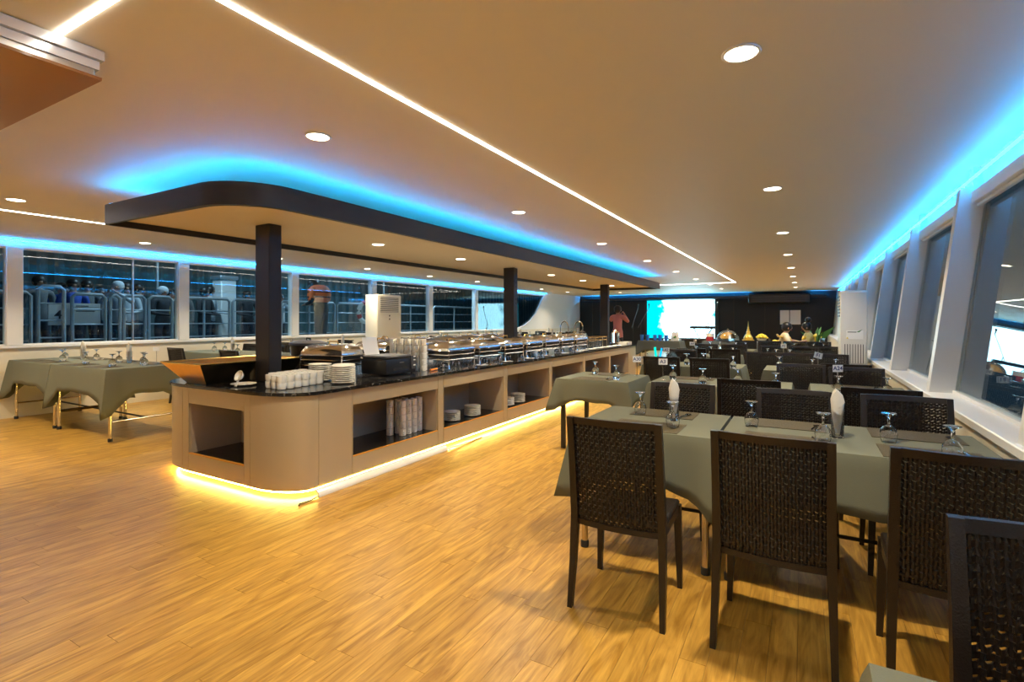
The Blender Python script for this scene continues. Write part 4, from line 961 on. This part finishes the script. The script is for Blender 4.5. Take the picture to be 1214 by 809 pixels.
def mic(x, y, lab, k=1):
    t = thing('microphone_stand', lab, 'microphone stand', (x, y, 0))
    for a in (0, 2.1, 4.2): MB().tube([(0, 0, .18), (.28*math.cos(a), .28*math.sin(a), .01)], .010, 6).build('leg', 'plastic', t)
    MB().tube([(0, 0, .1), (0, 0, 1.25)], .012, 8).build('pole', 'plastic', t); MB().tube([(-.12*k, 0, 1.05), (.32*k, 0, 1.85)], .010, 6).build('boom', 'greyplastic', t)
    MB().lathe([(.012, 0), (.016, .10), (.028, .13), (.028, .16), (.0, .18)], 10, (.32*k, 0, 1.84)).build('microphone', 'plastic', t)
mic(-5.62, 20.3, 'black boom microphone stand left of the screen, tilted boom'); mic(-6.1, 20.9, 'black boom microphone stand nearer the bow corner', .6); mic(-3.0, 19.75, 'black boom microphone stand in front of the bright screen', 1)
kb = thing('keyboard', 'electronic keyboard on a crossed stand before the screen', 'keyboard', (-3.1, 19.2, 0))
MB().bbox(-.42, .42, -.16, .16, 1.05, 1.14, .012).build('body', 'plastic', kb)
for k in range(12): MB().box(-.40+.066*k, -.338+.066*k, -.15, .02, 1.1405, 1.148).build('key', 'paper', kb)
for s in (-1, 1):
    MB().tube([(-.3, .1*s, .01), (.3, .1*s, 1.05)], .014, 6).build('stand_leg', 'plastic', kb); MB().tube([(.3, .1*s, .01), (-.3, .1*s, 1.05)], .014, 6).build('stand_leg', 'plastic', kb)
sf = thing('stage_case', 'long dark equipment case below the screen', 'case', (-3.08, 17.9, 0))
MB().bbox(-.6, .6, -.3, .3, .0, .70, .02).build('body', 'plastic', sf); MB().bbox(-.61, .61, -.31, .31, .701, .76, .015).build('lid', 'greyplastic', sf)
for x in (-.5, 0, .5): MB().bbox(x-.05, x+.05, -.325, -.301, .62, .72, .006).build('latch', 'brushed', sf)
full(-2.56, -.82, 15.8, 16.5, 'the offerings table with the golden tower', m='clothd', cl='charcoal')
gt = thing('golden_tower', 'miniature golden spired tower on the offerings table', 'ornament', (-1.36, 16.05, TZ+.003))
MB().lathe([(.15, 0), (.16, .05), (.12, .06)], 16).build('base', 'gold', gt); MB().lathe([(.12, .06), (.125, .10), (.09, .16), (.055, .22), (.05, .26)], 16).build('bell', 'gold', gt)
MB().lathe([(.05, .26), (.055, .28), (.03, .30), (.034, .33), (.02, .36), (.024, .39), (.012, .43), (.006, .52), (.0, .60)], 12).build('spire', 'gold', gt)
dm = thing('display_dome', 'clear display dome on a flat tray on the offerings table', 'dome', (-1.91, 16.1, TZ+.003))
MB().lathe([(.33, 0), (.34, .02), (.0, .022)], 24).build('tray', 'plastic', dm); MB().lathe([(.31*math.cos(a*PI/16), .022+.30*math.sin(a*PI/16)) for a in range(9)], 24, cap=False).build('dome', 'glass', dm); MB().lathe([(.02, .322), (.025, .345), (0, .36)], 10).build('knob', 'chrome', dm)
fw_ = thing('flower_bowl', 'bowl heaped with yellow blossoms beside the golden tower', 'flowers', (-1.01, 16.0, TZ+.003))
MB().lathe([(.06, 0), (.12, .06), (.13, .09)], 14).build('bowl', 'china', fw_)
for k in range(22):
    a = k*2.4; r = .13*math.sqrt(k/22); MB().lathe([(.0, 0), (.035, .012), (.042, .035), (.022, .055), (0, .06)], 8, (r*math.cos(a), r*math.sin(a), .08+.09*(1-(r/.13)**2))).build('blossom', 'yellow', fw_)
rb = thing('ice_bucket', 'white bucket with red lower half near the screen', 'bucket', (-2.38, 16.0, TZ+.003))
MB().lathe([(.10, 0), (.115, .12)], 16).build('lower_body', 'red', rb); MB().lathe([(.115, .121), (.12, .22), (.112, .22), (.108, .125)], 16).build('upper_body', 'paper', rb)
pt2 = thing('leafy_arrangement', 'green leafy arrangement behind the dancers', 'plant', (.30, 15.9, 0))
MB().lathe([(.14, 0), (.18, .55), (.2, .6), (.17, .6)], 16).build('planter', 'china', pt2)
for k in range(16):
    a = k*2.4; l_ = .35+.12*(k % 3); c_, s_ = math.cos(a), math.sin(a)
    MB().add([(0, 0, .58), (c_*l_*.4-s_*.04, s_*l_*.4+c_*.04, .58+l_*.8), (c_*l_*.8, s_*l_*.8, .60+l_), (c_*l_*.4+s_*.04, s_*l_*.4-c_*.04, .58+l_*.8), (c_*l_*.38, s_*l_*.38, .57+l_*.78)], [(0, 1, 2), (0, 2, 3), (0, 4, 1), (4, 2, 1), (0, 3, 4), (4, 3, 2)]).build('leaf', 'leaf' if k % 3 else 'yellow', pt2)
bw = thing('light_wand', 'green and blue lit wand pair behind the bar end', 'wand', (-3.0, 12.3, 0))
MB().lathe([(.10, 0), (.12, .5), (.1, .5)], 14).build('holder', 'clothd', bw)
M['glowg'] = emis('green wand glow', (0.0, .8, .45), 1.2); M['glowb'] = emis('blue wand glow', (0.0, .35, 1), 1.2)
MB().tube([(-.04, 0, .45), (-.07, 0, .72)], .025, 8).build('wand', 'glowg', bw); MB().tube([(.05, 0, .45), (.09, 0, .70)], .02, 8).build('wand', 'glowb', bw)

# ------------------------------------------------------------------ pier outside the port windows
PZ = .45
pr_ = MB().box(-17, -10.9, -8, 40, PZ-.2, PZ).build('pavement', 'pier'); tag(pr_, 'wet grey pier deck outside the port windows', 'pier', kind='structure')
sdk = MB().box(-10.85, -9.78, -4, 24, .3, .55).build('side_deck', 'pier'); tag(sdk, 'narrow side deck of the boat below the port windows', 'deck', kind='structure')
RX = -11.6
def railing(y0, y1, lab, top=1.85, gate=False):
    t = thing('railing', lab, 'railing', (RX, (y0+y1)/2, PZ), group='pier railings'); L_ = (y1-y0)/2-.020; h = top-PZ
    MB().tube([(0, -L_, 0), (0, -L_, h-.06), (0, -L_+.06, h), (0, L_-.06, h), (0, L_, h-.06), (0, L_, 0)], .032, 8).build('frame', 'steelrail', t)
    for k in range(1, 5): MB().tube([(0, -L_, h*k/5), (0, L_, h*k/5)], .016, 6).build('bar', 'steelrail', t)
    if not gate:
        for k in (0,): MB().tube([(0, 0, 0), (0, 0, h)], .026, 8).build('post', 'steelrail', t)
for y0, y1, lab in ((1.9, 3.6, 'steel pier railing before the gate frame'), (3.66, 4.06, 'narrow tall steel gate frame before the pier sign'), (4.14, 4.69, 'steel pier railing carrying the pier sign'), (4.73, 4.93, 'very narrow steel railing right after the pier sign'), (4.96, 5.37, 'square steel railing panel before the window mullion'), (5.40, 5.88, 'square steel railing panel next to the second window pillar'), (5.92, 7.13, 'steel pier railing below the pale pier post'), (7.17, 8.4, 'steel pier railing behind the black column'), (8.45, 10.2, 'steel pier railing behind the orange vest'), (10.25, 12.2, 'steel pier railing with the lifebuoy'), (12.25, 14.6, 'steel pier railing behind the air conditioner'), (14.65, 17.2, 'steel pier railing toward the bow windows')): railing(y0, y1, lab, 1.97 if y0 == 3.66 else 1.85, gate=(y1-y0 < .6))
sg = thing('pier_sign', 'white pier notice boards marked with a dark number 4', 'sign', (RX-.08, 4.15, 1.22-.66))
MB().box(-.012, .012, -.31, .02, .72, 1.12).build('board', 'paper', sg); MB().box(-.012, .012, .06, .47, .72, 1.12).build('board', 'paper', sg)
text('numeral', '4', .22, 'inkdark', sg, (.014, -.17, .90), (PI/2, 0, PI/2))
for (a, b, z) in ((.09, .28, 1.06), (.09, .42, 1.01), (.09, .38, .965)): MB().box(.012, .014, a, b, z, z+.018).build('text_line', 'greyplastic', sg)
pp_ = thing('pier_post', 'pale square post rising from the pier', 'post', (-13.0, 7.83, PZ)); MB().bbox(-.2, .2, -.2, .2, 0, 1.95, .02).build('shaft', 'white', pp_); MB().bbox(-.24, .24, -.24, .24, 1.951, 2.05, .02).build('cap', 'steelrail', pp_)
lbm = MB()
lr = thing('lifebuoy', 'white lifebuoy with red bands hung on the pier railing', 'lifebuoy', (RX+.10, 11.3, 1.6))
MB().tube([(0, .30*math.cos(a*PI/12), .30*math.sin(a*PI/12)) for a in range(24)], .065, 10, closed=True).build('ring', 'paper', lr)
for a in range(4):
    c0 = a*PI/2+.4; MB().tube([(0, .30*math.cos(c0+d), .30*math.sin(c0+d)) for d in (-.2, 0, .2)], .069, 10).build('band', 'red', lr)
# crew member in orange vest
Pv = stand('front', .10); Pv['head'] = (0, .20, 1.50); Pv['neck'] = (0, .13, 1.44); Pv['face'] = (0, 1, -.3)
vm = body_mesh('person_body', Pv, lambda c: 0 if (c.y > .14 and c.z > 1.42 and abs(c.x) < .12) or (c.y > .27) else (1 if c.z > 1.18 else (3 if c.z > .86 else 2)), ['skin', 'orange', 'jeans', 'coat3'])
vp = person(Pv, None, None, (-10.35, 8.68, .55), PI/2+.35, 'person in an orange life vest bending on the side deck', me=vm)
vp.scale = (1.4, 1.25, 1.12)
vt = MB()
for z, r_ in ((1.17, .185), (1.28, .205), (1.38, .20), (1.46, .15)): pass
vt.lathe([(.165, 1.12), (.20, 1.16), (.215, 1.28), (.205, 1.38), (.15, 1.47), (.09, 1.50)], 18, (0, .05, 0), cap=False)
vt.build('life_vest', 'orange', vp)
for z in (1.22, 1.33): MB().lathe([(.218, z), (.222, z+.012), (.218, z+.024)], 18, (0, .05, 0), cap=False).build('strap', 'rubber', vp)
# crowd waiting on the pier
Pa, Pb, Pc = stand('down'), stand('front'), stand('phone')
bodies = []
for P_, ms in ((Pa, ['skin', 'coat1', 'jeans']), (Pb, ['skin', 'coat3', 'jeans']), (Pc, ['skin', 'coat2', 'jeans']), (Pa, ['skin', 'coat4', 'jeans']), (Pb, ['skin', 'coat5', 'jeans']), (Pb, ['skin', 'coat2', 'jeans'])):
    bodies.append((P_, body_mesh('person_body', P_, zn(.9, 1.475), ms)))
names = ['grey jacket', 'black jacket', 'pale shirt', 'royal blue shirt', 'mustard shirt', 'light shirt and folded arms']
crowd = [(-10.45, 2.42, 1, .55, .55)]+[(x, y, k, PZ, None) for x, y, k in ((-12.6, 4.06, 0), (-13.3, 3.7, 1), (-12.5, 4.40, 3), (-13.2, 4.7, 1), (-12.6, 4.83, 0), (-12.6, 5.15, 2), (-13.3, 5.3, 1), (-12.6, 5.55, 5), (-12.6, 5.95, 1), (-13.3, 6.0, 0), (-12.6, 6.30, 4), (-12.9, 6.65, 2), (-12.4, 6.9, 1), (-13.6, 7.1, 0), (-12.6, 7.3, 5), (-12.5, 8.15, 1), (-13.4, 8.7, 0), (-12.8, 9.3, 2), (-14.2, 4.9, 3), (-14.2, 5.7, 1), (-14.1, 6.4, 1))]
cr = [list(c) for c in crowd]
for it in range(60):
    for a in range(1, len(cr)):
        for b in range(a+1, len(cr)):
            dx, dy = cr[b][0]-cr[a][0], cr[b][1]-cr[a][1]
            if math.hypot(dx, dy) < .60:
                q = .03 if dx >= 0 else -.03
                cr[a][0] -= q; cr[b][0] += q
                if cr[a][0] > -12.1: cr[a][0] = -12.1
                if cr[b][0] > -12.1: cr[b][0] = -12.1
crowd = cr
for i, (x, y, k, z, _) in enumerate(crowd):
    P_, bm_ = bodies[k]
    lab = 'person in black jacket standing on the side deck by the first pillar' if i == 0 else 'person in a %s waiting on the dark pier' % names[k]
    pe = person(P_, None, None, (x, y, z), -PI/2+random.uniform(-.7, .7), lab, None if i == 0 else 'people waiting on the pier, %s' % names[k], me=bm_, hat='coat2' if i in (6, 9) else None)
    pe.scale = (1, 1, random.uniform(.95, 1.03))
sh_ = MB()
pts_ = []; y = -6.0; k = 0
while y < 40: pts_.append((y, .0 if k % 4 < 2 else .05)); y += .12 if k % 2 else .06; k += 1
vs = [(-17+d, y, z) for z in (PZ, 5.2) for y, d in pts_]; n = len(pts_)
sh_.add(vs, [(i, i+1, n+i+1, n+i) for i in range(n-1)])
o = sh_.build('light_catch_wall', 'corr', smooth=False); tag(o, 'added dark teal corrugated wall catching light behind the pier', 'backdrop', kind='structure'); sm = o.modifiers.new('thickness', 'SOLIDIFY'); sm.thickness = .05  # wall added to catch light behind the pier windows
# added flood lights on invented masts, heads out of view, brightening the pier
for yy, ww, l_ in ((6.2, 80, 'the waiting people'), (13.5, 220, 'the bow windows')):
    fl2 = thing('added_pier_light', 'added flood light out of view above %s, brightening the pier' % l_, 'lamp', (-11.3, yy, PZ))
    MB().tube([(-1.6, 0, 0), (-1.6, 0, 4.0), (0, 0, 4.2)], .04, 8).build('mast', 'steelrail', fl2); MB().bbox(-.2, .2, -.3, .3, 4.10, 4.19, .02).build('housing', 'plastic', fl2)
    ld2 = bpy.data.lights.new('lamp', 'AREA'); ld2.shape = 'RECTANGLE'; ld2.size = .35; ld2.size_y = .5; ld2.energy = ww; ld2.color = (.62, .86, 1.0)
    lo2 = bpy.data.objects.new('lamp', ld2); COL.objects.link(lo2); lo2.parent = fl2; lo2.location = (0, 0, 4.09)
